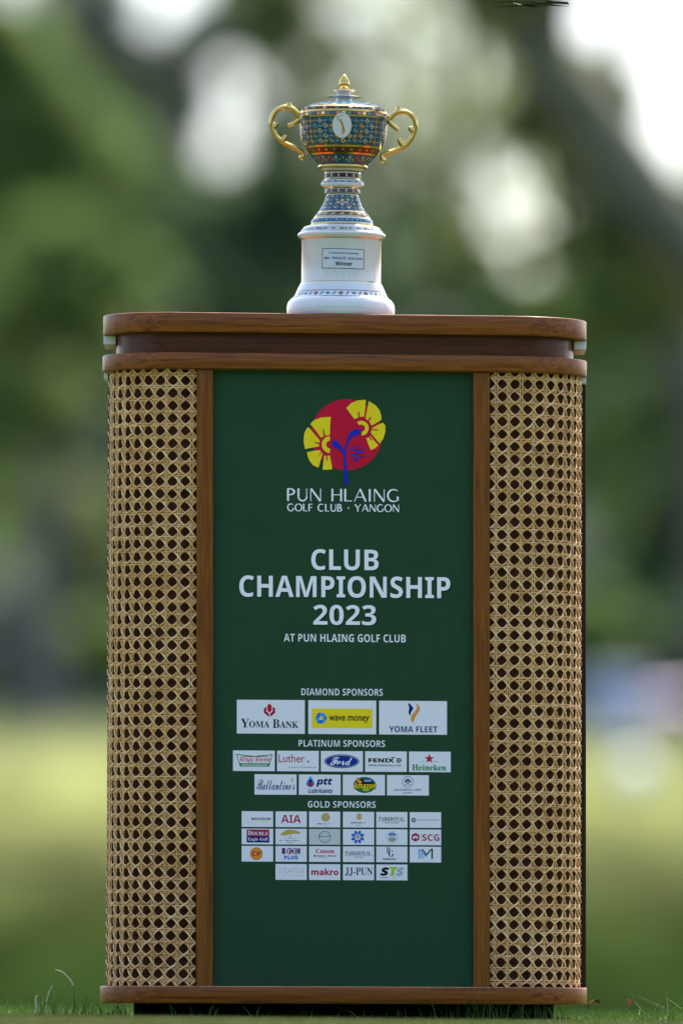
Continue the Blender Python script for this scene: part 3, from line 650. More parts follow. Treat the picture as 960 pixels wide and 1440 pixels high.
def g13(p, x0, y0, x1, y1): p.text('LE PLANTEUR', x0 + 4, y0 + 5, x1 - 3, y0 + 13, I_TAN, -.003); p.dashes(x0 + 11, y0 + 15, x1 - 4, y0 + 16.4, I_TAN, 22)
def g23(p, x0, y0, x1, y1): p.text(bold('makro'), x0 + 3, y0 + 6.4, x1 - 2.6, y0 + 15.6, I_MAR, .02)
def g33(p, x0, y0, x1, y1): p.text(serif('JJ-PUN'), x0 + 3, y0 + 4.6, x1 - 2.2, y0 + 16.4, I_NAVYB, 0)
I_NAVYB = ink('ink_blue_black', (22, 26, 60))
def g43(p, x0, y0, x1, y1):
    p.text(bold('S'), x0 + 5.6, y0 + 4, x0 + 18.4, y0 + 16, I_BLACK, .05, .2); p.poly([(x0 + 19.6, y0 + 3.4), (x0 + 29.6, y0 + 3.4), (x0 + 29, y0 + 6.4), (x0 + 26.4, y0 + 6.4), (x0 + 24.4, y0 + 15.6), (x0 + 20, y0 + 15.6), (x0 + 22, y0 + 6.4), (x0 + 19, y0 + 6.4)], I_LIME)
    p.text(bold('S'), x0 + 27.4, y0 + 4, x0 + 39.4, y0 + 16, I_PALE, .05, .2); p.dashes(x0 + 5, y0 + 17.4, x0 + 17, y0 + 19, I_GREY, 9); p.dashes(x0 + 22, y0 + 17.6, x0 + 36, y0 + 18.8, I_PALE, 8)
for c, r, f in ((0, 0, g00), (1, 0, g10), (2, 0, g20), (3, 0, g30), (4, 0, g40), (5, 0, g50), (0, 1, g01), (1, 1, g11), (3, 1, g31), (4, 1, g41), (5, 1, g51),
                (0, 2, g02), (1, 2, g12), (2, 2, g22), (3, 2, g32), (4, 2, g42), (5, 2, g52), (1, 3, g13), (2, 3, g23), (3, 3, g33), (4, 3, g43)): gold(c, r, f)
gold(2, 1, g21, I_CREAM)

# ------------------------------------------------------------------ trophy
GOLD = mat('polished_gold', (0.78, 0.50, 0.16), 0.16, metal=1.0)
noise_col(GOLD, [(0.3, (0.58, 0.37, 0.09)), (0.7, (0.72, 0.48, 0.14))], nscale=60, fac_rough=(0.04, 0.12))
PORC = mat('white_porcelain', (0.63, 0.62, 0.61), 0.10, spec=0.5, coat=0.5, coat_rough=0.04)
E_BLUE = noise_col(mat('enamel_blue', (0.05, 0.16, 0.3), 0.2, spec=0.3), [(0.3, (0.008, 0.045, 0.085)), (0.7, (0.022, 0.10, 0.15))], nscale=240, detail=2)
E_LIGHT = mat('enamel_sky', (0.045, 0.20, 0.31), 0.2, coat=0.1); E_RED = mat('enamel_red', (0.085, 0.010, 0.008), 0.2, coat=0.1)
E_WHITE = mat('enamel_white', (0.50, 0.44, 0.32), 0.3, spec=0.2); E_DARK = mat('enamel_dark', (0.02, 0.015, 0.03), 0.15, coat=0.5)
E_GREEN = mat('enamel_green', (0.03, 0.16, 0.09), 0.12, coat=0.5); E_ORANGE = mat('enamel_orange', (0.6, 0.2, 0.04), 0.15, coat=0.5)
TX, TYC = X(478.8, 440), 0.079
tz0 = Z(441.5) - SHEAR * TX * Z(441.5)
trophy = empty('trophy_cup', (TX, TYC, tz0 + 0.0003)); trophy.rotation_euler = (0, 0.0088, 0)
tag(trophy, 'gold handled enamel trophy cup on a white porcelain plinth, standing on the podium', 'trophy')
YB_ = 446.0     # plinth bottom in pixels
def T(py): return (YB_ - py) * S
def prof(L): return [(r * S, T(y)) for r, y in L]
class Deco:
    """motifs wrapped on a surface of revolution; v in pixels of height, u in degrees (0 = towards the viewer)"""
    def __init__(s, mb, profile): s.mb = mb; s.p = sorted([(y, r) for r, y in profile]); s.k = 0
    def rad(s, y):
        P = s.p
        if y <= P[0][0]: return P[0][1]
        for (a, ra), (b_, rb) in zip(P, P[1:]):
            if y <= b_: return ra + (rb - ra) * ((y - a) / (b_ - a) if b_ > a else 0)
        return P[-1][1]
    def pt(s, u, y, h): 
        r = (s.rad(y) + h) * S; a = math.radians(u - 90); return (r * math.cos(a), r * math.sin(a), T(y))
    def poly(s, pts, m, h=0.25):
        c = (sum(p[0] for p in pts) / len(pts), sum(p[1] for p in pts) / len(pts)); n = len(pts)
        s.mb.add([s.pt(*c, h + 0.08)] + [s.pt(u, y, h) for u, y in pts], [(0, 1 + (i + 1) % n, 1 + i) for i in range(n)], m)
    def dia(s, u, y, du, dy, m, h=0.25): s.poly([(u - du, y), (u, y + dy), (u + du, y), (u, y - dy)], m, h)
    def sq(s, u, y, du, dy, m, h=0.25): s.poly([(u - du, y - dy), (u - du, y + dy), (u + du, y + dy), (u + du, y - dy)], m, h)
    def band(s, y0, y1, m, h=0.15, n=96):
        vs = []; fs = []
        K = max(2, int(abs(y1 - y0) / 1.5) + 1)
        for j in range(K):
            for k in range(n): vs.append(s.pt(360 * k / n, y0 + (y1 - y0) * j / (K - 1), h))
        for j in range(K - 1):
            for k in range(n): fs.append((j * n + k, (j + 1) * n + k, (j + 1) * n + (k + 1) % n, j * n + (k + 1) % n))
        s.mb.add(vs, fs, m, True)
    def flower(s, u, y, du, dy, m, mc, h=0.35):
        for k in range(4):
            a = math.pi / 2 * k; s.poly([(u, y), (u + du * math.cos(a - .5) * .62, y + dy * math.sin(a - .5) * .62), (u + du * math.cos(a), y + dy * math.sin(a)), (u + du * math.cos(a + .5) * .62, y + dy * math.sin(a + .5) * .62)], m, h)
        s.dia(u, y, du * .3, dy * .3, mc, h + .2)
# plinth
P_PL = [(0, 446), (74.2, 446), (75.4, 445), (76, 440), (76.2, 434), (75.8, 430), (74.4, 426), (72, 422.6), (69.4, 420.2), (66.6, 418), (64.4, 414.5), (62.8, 410.5), (61.2, 406.6), (59.6, 403.4), (58.2, 400.6), (57, 398.8), (56.2, 397.6), (56, 396), (56, 338), (57.2, 336), (59.4, 334.2), (61.2, 332), (62, 330), (61.6, 328.4), (60, 327), (57.6, 325), (55, 321), (53, 318.6), (50, 317.4), (0, 317.0)]
b = MB(); b.lathe(prof(P_PL), PORC, 96)
d = Deco(b, [q for q in P_PL if q[0] > 0])
for y in (397.6, 336.4): d.band(y - .5, y + .5, GOLD, 0.3)
for y in (411.2, 419.4): d.band(y - .35, y + .35, E_DARK, .2)
for k in range(44):
    u = k * 360 / 44
    pass
    if k % 2: d.poly([(u - 2.6, 417.6), (u + .6, 413), (u + 2.6, 413), (u - .6, 417.6)], E_LIGHT if k % 4 == 1 else E_GREEN, .42)
    else: d.dia(u, 415.4, 3.6, 2.2, E_LIGHT if k % 4 else E_DARK, .35)
    if k % 4 == 0: d.dia(u, 415.4, 2.5, 3.2, E_RED, .42); d.dia(u, 415.4, 1.4, 1.8, E_ORANGE, .6)
for k in range(30):
    u = k * 12
    d.sq(u, 323.6, 5.4, 2.1, E_WHITE, .2)
    d.poly([(u - 5, 324.6), (u, 322), (u + 5, 323.4), (u, 325)], E_LIGHT if k % 3 else E_BLUE, .35)
    if k % 3 == 0: d.dia(u + 6, 323.6, 1.6, 1.5, E_RED, .45)
d.band(326.2, 326.6, E_BLUE, .25); d.band(320.6, 321, E_BLUE, .25)
plinth = b.build('plinth', trophy)
# name plate bent round the plinth front
NP0, NP1, NPT, NPB = 451.6, 510.6, 352.4, 380.6
I_LBL = mat('label_silver', (0.58, 0.60, 0.62), 0.35, spec=0.5)
def on_plinth(px, py, y):
    lx = (px - 478.6) * S; r = 56 * S + 0.0003 + (YB - y) * 0.6; a = math.asin(max(-1, min(1, lx / r)))
    return (r * math.sin(a), -r * math.cos(a), T(py + (px - 478.6) * 0.012))
def rect_bent(p, x0, y0, x1, y1, m, n=16):
    y = p._y(); vs = []
    for i in range(n + 1):
        x = x0 + (x1 - x0) * i / n; vs += [p.place(x, y0, y), p.place(x, y1, y)]
    p.mb.add(vs, [(2 * i, 2 * i + 1, 2 * i + 3, 2 * i + 2) for i in range(n)], m)
p = Print(y=YB, place=on_plinth, base=0.0002)
rect_bent(p, NP0, NPT, NP1, NPB, I_BLACK); p.k += 3; rect_bent(p, NP0 + .8, NPT + .8, NP1 - .8, NPB - .8, I_LBL); p.k += 4
p.text(bold('Pun Hlaing Club Championship'), 461, 357.2, 503, 360.8, I_BLACK); p.text(bold('Men - Division III - Gross Score'), 455, 363.6, 508.4, 367.8, I_NAVY); p.text(bold('Winner'), 470.4, 370.4, 494, 376.6, I_BLACK, .01)
p.build('name_plate', plinth)
# foot and stem
P_ST = [(0, 317), (43, 316.9), (43.6, 315.4), (43.4, 311), (42, 308), (39.6, 305.6), (38.8, 303.6), (37, 301), (34.4, 298.4), (31, 293.6), (27.8, 288), (25, 282), (23.2, 277), (22, 272.6), (22.2, 271.4), (24.4, 270.6), (24.8, 268), (24, 265), (24.6, 263.4), (27, 262), (29.4, 260), (30.2, 257.4), (29.4, 254.6), (27, 252.4), (25, 251), (24.4, 249.6), (25, 248.6), (25.2, 241.6), (24.4, 239.8), (20, 239.4), (0, 239.4)]
b = MB(); b.lathe(prof(P_ST), PORC, 72); d = Deco(b, [q for q in P_ST if q[0] > 20 and q[1] < 316.5])
for y, h in ((315.6, .9), (304.8, .7), (297.6, .7), (271.2, .7), (263.4, .7), (250.6, .7), (240.6, .6)): d.band(y - h, y + h, GOLD, .45)
d.band(273.4, 296, E_BLUE, .12); d.band(307.6, 312.6, E_BLUE, .2); d.band(298.6, 303.4, E_RED, .2); d.band(265, 269.8, E_DARK, .2); d.band(253.4, 256, E_BLUE, .2); d.band(242.4, 248.6, E_DARK, .2)
for k in range(18):
    u = k * 20; d.poly([(u - 9, 310), (u, 308.2), (u + 9, 309), (u, 311.8)], E_LIGHT, .45); d.dia(u + 10, 310, 3, 1.4, E_WHITE, .6)
    d.poly([(u - 7, 301.6), (u + 1, 299.4), (u + 7, 300.4), (u - 1, 302.6)], E_WHITE, .45); d.dia(u + 10, 301, 2.6, 1.3, E_GREEN, .6)
    d.dia(u, 254.6, 6, 1, E_LIGHT, .45); d.dia(u + 10, 254.6, 2.6, .9, E_WHITE, .5)
for k in range(28):
    u = k * 360 / 28; d.sq(u, 267.4, 3.0, 1.9, E_WHITE if k % 2 else E_RED, .45); d.sq(u, 245.4, 2.8, 2.4, E_WHITE if k % 2 else E_RED, .45); d.dia(u, 245.4, 1.6, 1.5, GOLD if k % 2 else E_DARK, .6)
r_ = random.Random(3)
for k in range(10):
    u = k * 36
    for (yy, q, dy) in ((292.4, 0, 3.2), (287, 18, 3.4), (281, 0, 3.2), (276, 18, 2.4)):
        d.flower(u + q, yy, 11, dy, E_LIGHT, E_ORANGE if (k + int(yy)) % 3 else E_WHITE, .4)
        d.dia(u + q + 18, yy, 5, 1.5, E_WHITE if k % 2 else GOLD, .55)
        for t in (-1, 1): d.poly([(u + q + t * 9, yy - 3), (u + q + t * 14, yy - .6), (u + q + t * 15.6, yy - 1), (u + q + t * 10.4, yy - 3.4)], GOLD, .5)
d.flower(0, 284.4, 22, 5.4, E_WHITE, E_ORANGE, .8)
stem = b.build('stem', trophy)
# bowl
P_BW = [(0, 239.5), (24.4, 239.4), (27, 238), (31.4, 236.2), (34.2, 235), (34.8, 233.2), (34.2, 231.4), (33.6, 230.4), (35.4, 228.6), (39, 224.8), (43, 220.6), (47.2, 216), (51, 210.8), (54, 206), (56.8, 201.4), (59, 195), (60.3, 188), (61, 180), (61.6, 172), (62.2, 166), (62.6, 164), (62.2, 157.4), (61.2, 155.8), (0, 155.6)]
b = MB(); b.lathe(prof(P_BW), E_BLUE, 96); d = Deco(b, [q for q in P_BW if q[0] > 24])
d.band(155.9, 158, GOLD, .5); d.band(163.6, 165.6, GOLD, .5); d.band(205.4, 208, GOLD, .6); d.band(215.4, 217.4, GOLD, .6); d.band(230.6, 235.4, GOLD, .4); d.band(236, 238.8, PORC, .3)
d.band(158.2, 163.4, E_RED, .25); d.band(208.2, 215.2, E_RED, .3)
for k in range(52):
    u = k * 360 / 52
    d.sq(u, 160.8, 2.5, 1.9, (GOLD, E_GREEN, E_DARK, E_ORANGE)[k % 4], .45)
for k in range(26):
    u = k * 360 / 26
    d.dia(u, 211.6, 2.6, 2.0, GOLD, .5); d.dia(u, 211.6, 1.3, 1.1, E_GREEN, .7); d.dia(u + 6.9, 211.6, 2.2, .8, E_DARK, .5)
    d.poly([(u - 3.2, 219.2), (u + 3.2, 219.2), (u + 1.4, 227.6), (u, 229), (u - 1.4, 227.6)], E_LIGHT if k % 2 else E_DARK, .4); d.dia(u, 222.2, 1.4, 1.6, E_WHITE, .6); d.dia(u + 6.9, 225, 1.2, 1.4, GOLD, .6)
# lattice of flowers
NF = 22
for j, yy in enumerate((171.2, 178.6, 186, 193.2, 199.8)):
    for k in range(NF):
        u = (k + (0.5 if j % 2 else 0)) * 360 / NF
        q = [E_WHITE, E_LIGHT, E_WHITE, E_ORANGE][(k + 2 * j) % 4]
        d.flower(u, yy, 4.6, 3.9, q, E_RED if q is E_WHITE else GOLD, .45)
        d.flower(u + 180 / NF, yy, 3.6, 3.0, E_LIGHT if (k + j) % 3 else GOLD, E_WHITE, .4)
        for t in (-1, 1):
            a = (u + t * 1.6, yy + 1.4); c_ = (u + t * (180 / NF) - t * 1.6, yy + 5.8)
            d.poly([a, (a[0] + .9, a[1] - .6), (c_[0] + .9, c_[1] - .6), c_], GOLD, .38)
            d.dia(u + t * 4.1, yy + 3.6, 1.2, 1.1, (E_GREEN, E_DARK)[(k + j) % 2], .55)
bowl = b.build('bowl', trophy)
# medallion
b = MB(); d = Deco(b, [q for q in P_BW if q[0] > 24])
mc = (-2.0, 178.6)
def oval(du, dy, m, h):
    d.poly([(mc[0] + du * math.cos(t * math.pi / 16), mc[1] + dy * math.sin(t * math.pi / 16)) for t in range(31, -1, -1)][::-1], m, h)
def oval2(du, dy, m, h):
    n = 32; rings = (0.0, .5, 1.0); vs = [d.pt(*mc, h)]; fs = []
    for r in rings[1:]:
        for t in range(n): vs.append(d.pt(mc[0] + r * du * math.cos(2 * math.pi * t / n), mc[1] + r * dy * math.sin(2 * math.pi * t / n), h))
    for t in range(n):
        fs.append((0, 1 + (t + 1) % n, 1 + t)); fs.append((1 + t, 1 + (t + 1) % n, 1 + n + (t + 1) % n, 1 + n + t))
    b.add(vs, fs, m, True)
oval2(12.9, 18.4, GOLD, 1.0); oval2(12.2, 17.6, PORC, 1.3)
def fig(P, m=GOLD): d.poly([(mc[0] + x, mc[1] + y) for x, y in P], m, 1.7)
fig([(-3.4, -8), (-.6, -8.4), (-.2, -6), (-3, -5.4)], GOLD); fig([(-2.2, -5.6), (1, -5), (2.4, 1), (-.4, 1.4)], E_ORANGE); fig([(0, 1), (2.4, 1), (2.6, 8), (1.2, 12.6), (0, 12.6), (.6, 7)], GOLD)
fig([(-1.8, -5), (-5, -8), (-7.2, -12.6), (-6.6, -12.8), (-4.4, -8.8), (-1, -5.8)], E_ORANGE); fig([(-7, -12), (1.4, -14.4), (1.6, -13.8), (-6.6, -11.2)], GOLD); fig([(2.2, 2), (4.4, 6), (3, 11.4), (2.2, 11.2), (3, 6.2)], GOLD)
b.build('medallion', bowl)
# lid: matt enamels
M_BLUE = noise_col(mat('matt_blue', (0.02, 0.08, 0.12), 0.7, spec=0.05), [(0.3, (0.008, 0.04, 0.075)), (0.7, (0.02, 0.085, 0.125))], nscale=240, detail=2)
M_TEAL = mat('matt_teal', (0.03, 0.15, 0.22), 0.7, spec=0.05); M_RED = mat('matt_red', (0.09, 0.01, 0.008), 0.7, spec=0.05); M_CREAM = mat('matt_cream', (0.36, 0.31, 0.2), 0.7, spec=0.05)
P_LD = [(60.8, 156), (60, 153), (57.4, 150.4), (53, 147.6), (46, 144.8), (38, 142.8), (30, 141.4), (20, 140.8), (11.4, 140.4), (10.6, 138), (10.8, 135.4), (14, 134.4), (22.6, 133.4), (23, 132.6), (20, 132), (12, 131.6), (9, 130), (8.6, 128), (10, 126.6), (17.6, 124.8), (18, 124), (14, 123.4), (8, 123), (6.4, 122.4)]
b = MB(); b.lathe(prof(P_LD[:8]), M_BLUE, 80); b.lathe(prof(P_LD[7:]), PORC, 80); d = Deco(b, [q for q in P_LD if q[1] > 139 and q[0] > 11])
d.band(141.2, 149.4, M_BLUE, .25); d.band(150, 154.6, M_RED, .25); d.band(149.2, 150, GOLD, .5); d.band(154.6, 155.8, GOLD, .4)
for k in range(40):
    u = k * 9; d.sq(u, 152.4, 2.7, 1.4, (M_BLUE, M_CREAM, M_BLUE, M_TEAL)[k % 4], .5)
for k in range(24):
    u = k * 15; d.flower(u, 147, 5, 1.6, GOLD if k % 2 else M_CREAM, M_RED, .45); d.dia(u + 7.5, 146.4, 3, 1.4, M_TEAL, .45); d.dia(u + 7.5, 143.6, 4, .9, GOLD, .45); d.dia(u, 143.4, 3, .8, M_TEAL, .45)
lid = b.build('lid', trophy)
b = MB(); b.lathe(prof([(23.1, 133.5), (23.5, 133), (23.1, 132.5), (22.4, 133)]), GOLD, 64); b.lathe(prof([(18.1, 124.9), (18.5, 124.4), (18.1, 123.9), (17.4, 124.4)]), GOLD, 64); b.build('gilt_edge', lid)
b = MB(); b.lathe(prof([(5.6, 123.2), (6, 122), (5.4, 121), (6.2, 119.6), (7.4, 116.6), (7.5, 113.6), (6.6, 110), (5, 106.4), (3, 103.2), (1.6, 101.4), (0.01, 100.8)]), GOLD, 40); b.build('finial', lid)
# handles
def H1(x, y): return (360 + x / 4 - 481.6, 90 + y / 4 - (360 + x / 4 - 481.6) * 0.016)
def handle(pts, scroll, bumps, sgn):
    b = MB()
    q = [(p[0] * S, 0.0, T(p[1])) for p in (H1(*a) for a in pts)]
    c = catmull(q, 8); n = len(c); b.tube(c, [(3.9 - 0.6 * math.sin(math.pi * i / (n - 1))) * S for i in range(n)], GOLD, 14)
    q = [(p[0] * S, 0.0, T(p[1])) for p in (H1(*a) for a in scroll)]; c = catmull(q, 6); n = len(c)
    b.tube(c, [(3.5 - 1.0 * i / (n - 1)) * S for i in range(n)], GOLD, 12)
    for (x0, y0, x1, y1, r) in bumps:
        a = H1(x0, y0); e2 = H1(x1, y1); q = [(a[0] * S, 0, T(a[1])), ((a[0] + e2[0]) / 2 * S, 0, T((a[1] + e2[1]) / 2)), (e2[0] * S, 0, T(e2[1]))]
        b.tube(q, [r * 1.7 * S, r * 1.6 * S, r * 1.05 * S], GOLD, 10)
    for e_ in (pts[-1],):
        a = H1(*e_); pr_ = [(max(0.01, 4.2 * math.sin(math.pi * i / 8)) * S, -4.2 * math.cos(math.pi * i / 8) * S) for i in range(9)]; b.lathe(pr_, GOLD, 14, c=(a[0] * S, 0), z0=T(a[1]))
    b.build('handle', trophy)
handle([(262, 285), (240, 290), (222, 262), (190, 236), (145, 230), (102, 254), (80, 300), (84, 350), (108, 396), (150, 432), (200, 456), (240, 478), (262, 500), (252, 516)],
       [(240, 300), (222, 312), (200, 326), (172, 334)],
       [(176, 232, 176, 202, 2.6), (92, 345, 112, 320, 2.6), (140, 425, 165, 392, 2.6), (205, 455, 182, 462, 2.2)], -1)
handle([(722, 295), (742, 300), (762, 276), (800, 256), (850, 262), (886, 296), (893, 344), (876, 400), (838, 446), (790, 474), (742, 490), (708, 505), (712, 530)],
       [(742, 308), (752, 322), (775, 342), (796, 360)],
       [(795, 256, 795, 228, 2.6), (884, 368, 858, 345, 2.6), (825, 450, 800, 408, 2.6), (752, 488, 776, 478, 2.2)], 1)
# the cup sits a touch crooked on its foot
for o in trophy.children:
    if o.name.split('.')[0] in ('bowl', 'lid', 'handle'):
        zc_ = T(240); o.matrix_basis = Matrix.Translation((0.0006, 0, zc_)) @ Matrix.Rotation(0.004, 4, 'Y') @ Matrix.Translation((0, 0, -zc_))
    elif o.name.startswith('stem'):
        o.location = (0.0004, 0, 0)

# ------------------------------------------------------------------ turf blades
GRASS = leaf_mat('grass_blade', (0.05, 0.075, 0.016), (0.125, 0.142, 0.042), 0.3)
GRASS_D = leaf_mat('rough_blade', (0.030, 0.075, 0.012), (0.10, 0.17, 0.035), 0.35)
def blades(name, x, y, h, wid, m, lean=0.5, parent=None, zf=True):
    n = len(x); az = RNG.uniform(0, 2 * np.pi, n); ln = np.abs(RNG.normal(0, lean, n)) * h
    z = np.array([ground_z(a, b_) for a, b_ in zip(x, y)]) - 0.002
    base = np.stack([x, y, z], 1); dx = np.stack([np.cos(az), np.sin(az), 0 * az], 1)
    fa = RNG.uniform(0, np.pi, n); side = np.stack([np.cos(fa), np.sin(fa) * 0.5, 0 * fa], 1) * (wid / 2)[:, None]
    up = np.array([0, 0, 1.0])[None]
    p1 = base + dx * (ln * 0.3)[:, None] + up * (h * 0.55)[:, None]; p2 = base + dx * ln[:, None] + up * h[:, None]
    q1 = np.stack([base - side, base + side, p1 + side * 0.8, p1 - side * 0.8], 1); q2 = np.stack([p1 - side * 0.8, p1 + side * 0.8, p2 + side * .12, p2 - side * .12], 1)
    t = RNG.random(n); return mesh_np(name, np.concatenate([q1, q2]), 4, [m], np.concatenate([t, t]), parent=parent)
# short mown turf in front and around
N1 = 65000
x = RNG.uniform(-0.95, 0.95, N1); y = RNG.uniform(-3.4, -0.02, N1)
o = blades('mown_grass', x, y, RNG.uniform(0.003, 0.0085, N1), RNG.uniform(0.002, 0.004, N1), GRASS, 0.6)
tag(o, 'short pale mown turf in front of the podium', None, kind='stuff')
N2 = 16000
x = RNG.uniform(-1.4, 1.4, N2); y = RNG.uniform(0.0, 4.0, N2)
keep = ~((np.abs(x) < 0.35) & (y > 0.03) & (y < 0.31)); x, y = x[keep], y[keep]
o = blades('rough_grass', x, y, RNG.uniform(0.005, 0.014, len(x)), RNG.uniform(0.002, 0.004, len(x)), GRASS_D, 0.6)
tag(o, 'darker grass beside and behind the podium', None, kind='stuff')
# longer tufts along the foot
cl = [(X(px), yy, n, hm) for px, yy, n, hm in
      [(560, -.01, 9, .016), (600, .0, 12, .020), (640, -.01, 18, .024), (672, -.02, 30, .034), (690, -.01, 34, .030), (705, 0, 26, .026), (730, -.01, 24, .026), (752, 0, 26, .024), (775, .0, 24, .022), (800, .02, 22, .020),
       (822, .03, 24, .020), (850, .05, 26, .022), (872, .04, 26, .020), (900, .05, 26, .024), (925, .05, 26, .024), (945, .0, 26, .024), (958, .02, 30, .030), (972, .05, 30, .03),
       (20, .06, 30, .016), (45, .05, 26, .022), (70, .04, 40, .026), (85, .05, 30, .028), (100, .04, 30, .022), (122, .05, 36, .022), (140, .04, 36, .022), (160, .04, 36, .022), (178, .03, 26, .018), (250, -.03, 8, .014), (310, -.03, 6, .018), (375, -.03, 4, .018), (440, -.03, 5, .016), (500, -.02, 7, .018), (-10, .06, 30, .02)]]
xx = []; yy_ = []; hh = []
for cx_, cy0, n, hm in cl:
    n = int(n * .6) + 2; xx += list(RNG.normal(cx_, 0.014, n)); yy_ += list(RNG.normal(cy0, 0.012, n)); hh += list(np.abs(RNG.normal(hm * .8, hm * .3, n)) * 1.2 + .008)
o = blades('long_grass', np.array(xx), np.array(yy_), np.array(hh), RNG.uniform(0.0009, 0.0019, len(xx)), GRASS_D, 0.75)
tag(o, 'longer uncut grass tufts along the foot of the podium', None, kind='stuff')
# single weeds and dead leaves
STRAW = noise_col(mat('straw', (0.4, 0.36, 0.2), 0.7), [(0.3, (0.34, 0.33, 0.17)), (0.7, (0.52, 0.50, 0.32))], nscale=90)
STEMG = noise_col(mat('stem_green', (0.05, 0.1, 0.02), 0.6), [(0.3, (0.03, 0.07, 0.015)), (0.7, (0.09, 0.14, 0.04))], nscale=90)
def stem_of(name, pix, y, r, m, label, cat, parent=None):
    b = MB(); q = catmull([(X(a, b0), y, Z(b0)) for a, b0 in pix], 6); n = len(q)
    b.tube(q, [r * (1 - .5 * i / n) for i in range(n)], m, 6); o = b.build(name, parent)
    if label: tag(o, label, cat)
    return o
t = empty('weed_stalk', (X(104), 0.05, 0)); tag(t, 'bent pale seed stalk rising from the grass left of the podium', 'weed')
def loc(o): 
    o.parent = t; o.location = (-t.location.x, -t.location.y, -t.location.z); return o
loc(stem_of('stalk', [(104, 1426), (104.5, 1410), (104, 1396), (103, 1386)], 0.05, .0009, STEMG, None, None))
loc(stem_of('seed_head', [(103, 1387), (100, 1380), (94, 1373), (87, 1367), (78, 1364.5)], 0.05, .0017, STRAW, None, None))
stem_of('weed_stalk', [(64, 1426), (66, 1408), (69, 1396), (74, 1386)], 0.055, .0014, STRAW, 'short dry stalk beside the bent seed stalk left of the podium', 'weed')
stem_of('weed_stalk', [(50, 1426), (51, 1416), (50, 1405), (53, 1400)], 0.06, .0022, STRAW, 'stubby straw coloured stalk at the far left grass edge', 'weed')
stem_of('weed_stalk', [(907, 1424), (898, 1414), (891, 1405), (888, 1397), (886, 1389)], 0.06, .0011, STEMG, 'thin dark curved stalk standing right of the podium', 'weed')
DEAD = noise_col(mat('dead_leaf', (0.1, 0.06, 0.03), 1.0, spec=0.0), [(0.3, (0.04, 0.025, 0.012)), (0.7, (0.13, 0.08, 0.035))], nscale=60)
def dead_leaf(px, y, L_, hgt, rz, label):
    b = MB(); vs = []; n = 8
    for i in range(n + 1):
        t_ = i / n; w_ = 0.008 * math.sin(math.pi * min(1, t_ * .95 + .03)); z_ = 0.008 + hgt * math.sin(math.pi * t_ * .8)
        vs += [(L_ * (t_ - .5), -w_, z_ + .004), (L_ * (t_ - .5), 0, z_), (L_ * (t_ - .5), w_, z_ + .004)]
    fs = []
    for i in range(n): fs += [(3 * i, 3 * i + 1, 3 * i + 4, 3 * i + 3), (3 * i + 1, 3 * i + 2, 3 * i + 5, 3 * i + 4)]
    b.add(vs, fs, DEAD, True); o = b.build('dead_leaf'); o.location = (X(px), y, 0); o.rotation_euler = (0, 0, rz); tag(o, label, 'leaf', 'dead leaves in the grass')
dead_leaf(836, 0.03, 0.024, 0.012, .5, 'curled tan dead leaf in the grass at the right foot of the podium')
dead_leaf(888, 0.04, 0.018, 0.014, 1.2, 'dark humped dead leaf in the grass below the thin dark stalk')

# ------------------------------------------------------------------ trees
BARK = noise_col(mat('bark', (0.1, 0.09, 0.07), 0.9), [(0.3, (0.055, 0.05, 0.045)), (0.7, (0.15, 0.135, 0.12))], (1, 1, .25), 6, bump=.6)
BARK_O = noise_col(mat('bark_mossy', (0.1, 0.1, 0.05), 0.9), [(0.3, (0.085, 0.085, 0.045)), (0.7, (0.17, 0.165, 0.10))], (1, 1, .25), 6, bump=.6)
LEAF = [leaf_mat('leaf_dark', (0.042, 0.078, 0.032), (0.12, 0.175, 0.078), .42), leaf_mat('leaf_mid', (0.10, 0.16, 0.042), (0.21, 0.28, 0.085), .48),
        leaf_mat('leaf_light', (0.14, 0.18, 0.055), (0.28, 0.31, 0.12), .5), leaf_mat('leaf_grey', (0.12, 0.15, 0.11), (0.24, 0.27, 0.21), .48)]
def PW(px, py, Y):
    k = (D + Y) / D
    return Vector(((px - 480) * S * k, Y, ZCAM + (1390 - py) * S * k))
def leaves(lobes, size, m, parent, name='crown', dens=1.0):
    """lobes: (px, py, Y, rx_px, ry_px, count)"""
    allv = []; tint = []
    for (px, py, Y, rx, ry, n) in lobes:
        n = int(n * dens); c = PW(px, py, Y); k = S * (D + Y) / D
        flat_ = n < 0; n = abs(n); nb = n if flat_ else max(4, n // 45); v = RNG.normal(size=(nb, 3)); v /= np.linalg.norm(v, axis=1)[:, None]
        v *= (RNG.random(nb) ** (1 / 2.2))[:, None]
        cen = np.array(c)[None] + v * np.array([rx * k, max(rx, ry) * k * 0.9, ry * k])[None]
        pick = RNG.integers(0, nb, n); pick = np.arange(n) if flat_ else pick; p = cen[pick] + RNG.normal(size=(n, 3)) * np.array([rx, rx, ry])[None] * k * 0.16
        a = RNG.normal(size=(n, 3)); a /= np.linalg.norm(a, axis=1)[:, None]; b0 = np.cross(a, RNG.normal(size=(n, 3))); b0 /= np.linalg.norm(b0, axis=1)[:, None]
        sz = size * RNG.uniform(.6, 1.3, n)[:, None]
        allv.append(np.stack([p - a * sz, p - b0 * sz * .45, p + a * sz, p + b0 * sz * .45], 1)); tint.append(np.clip(RNG.normal(.5, .28, n) + (RNG.random(nb)[pick] - .5) * .5, 0, 1))
    return mesh_np(name, np.concatenate(allv), 4, [m], np.concatenate(tint), parent=parent)
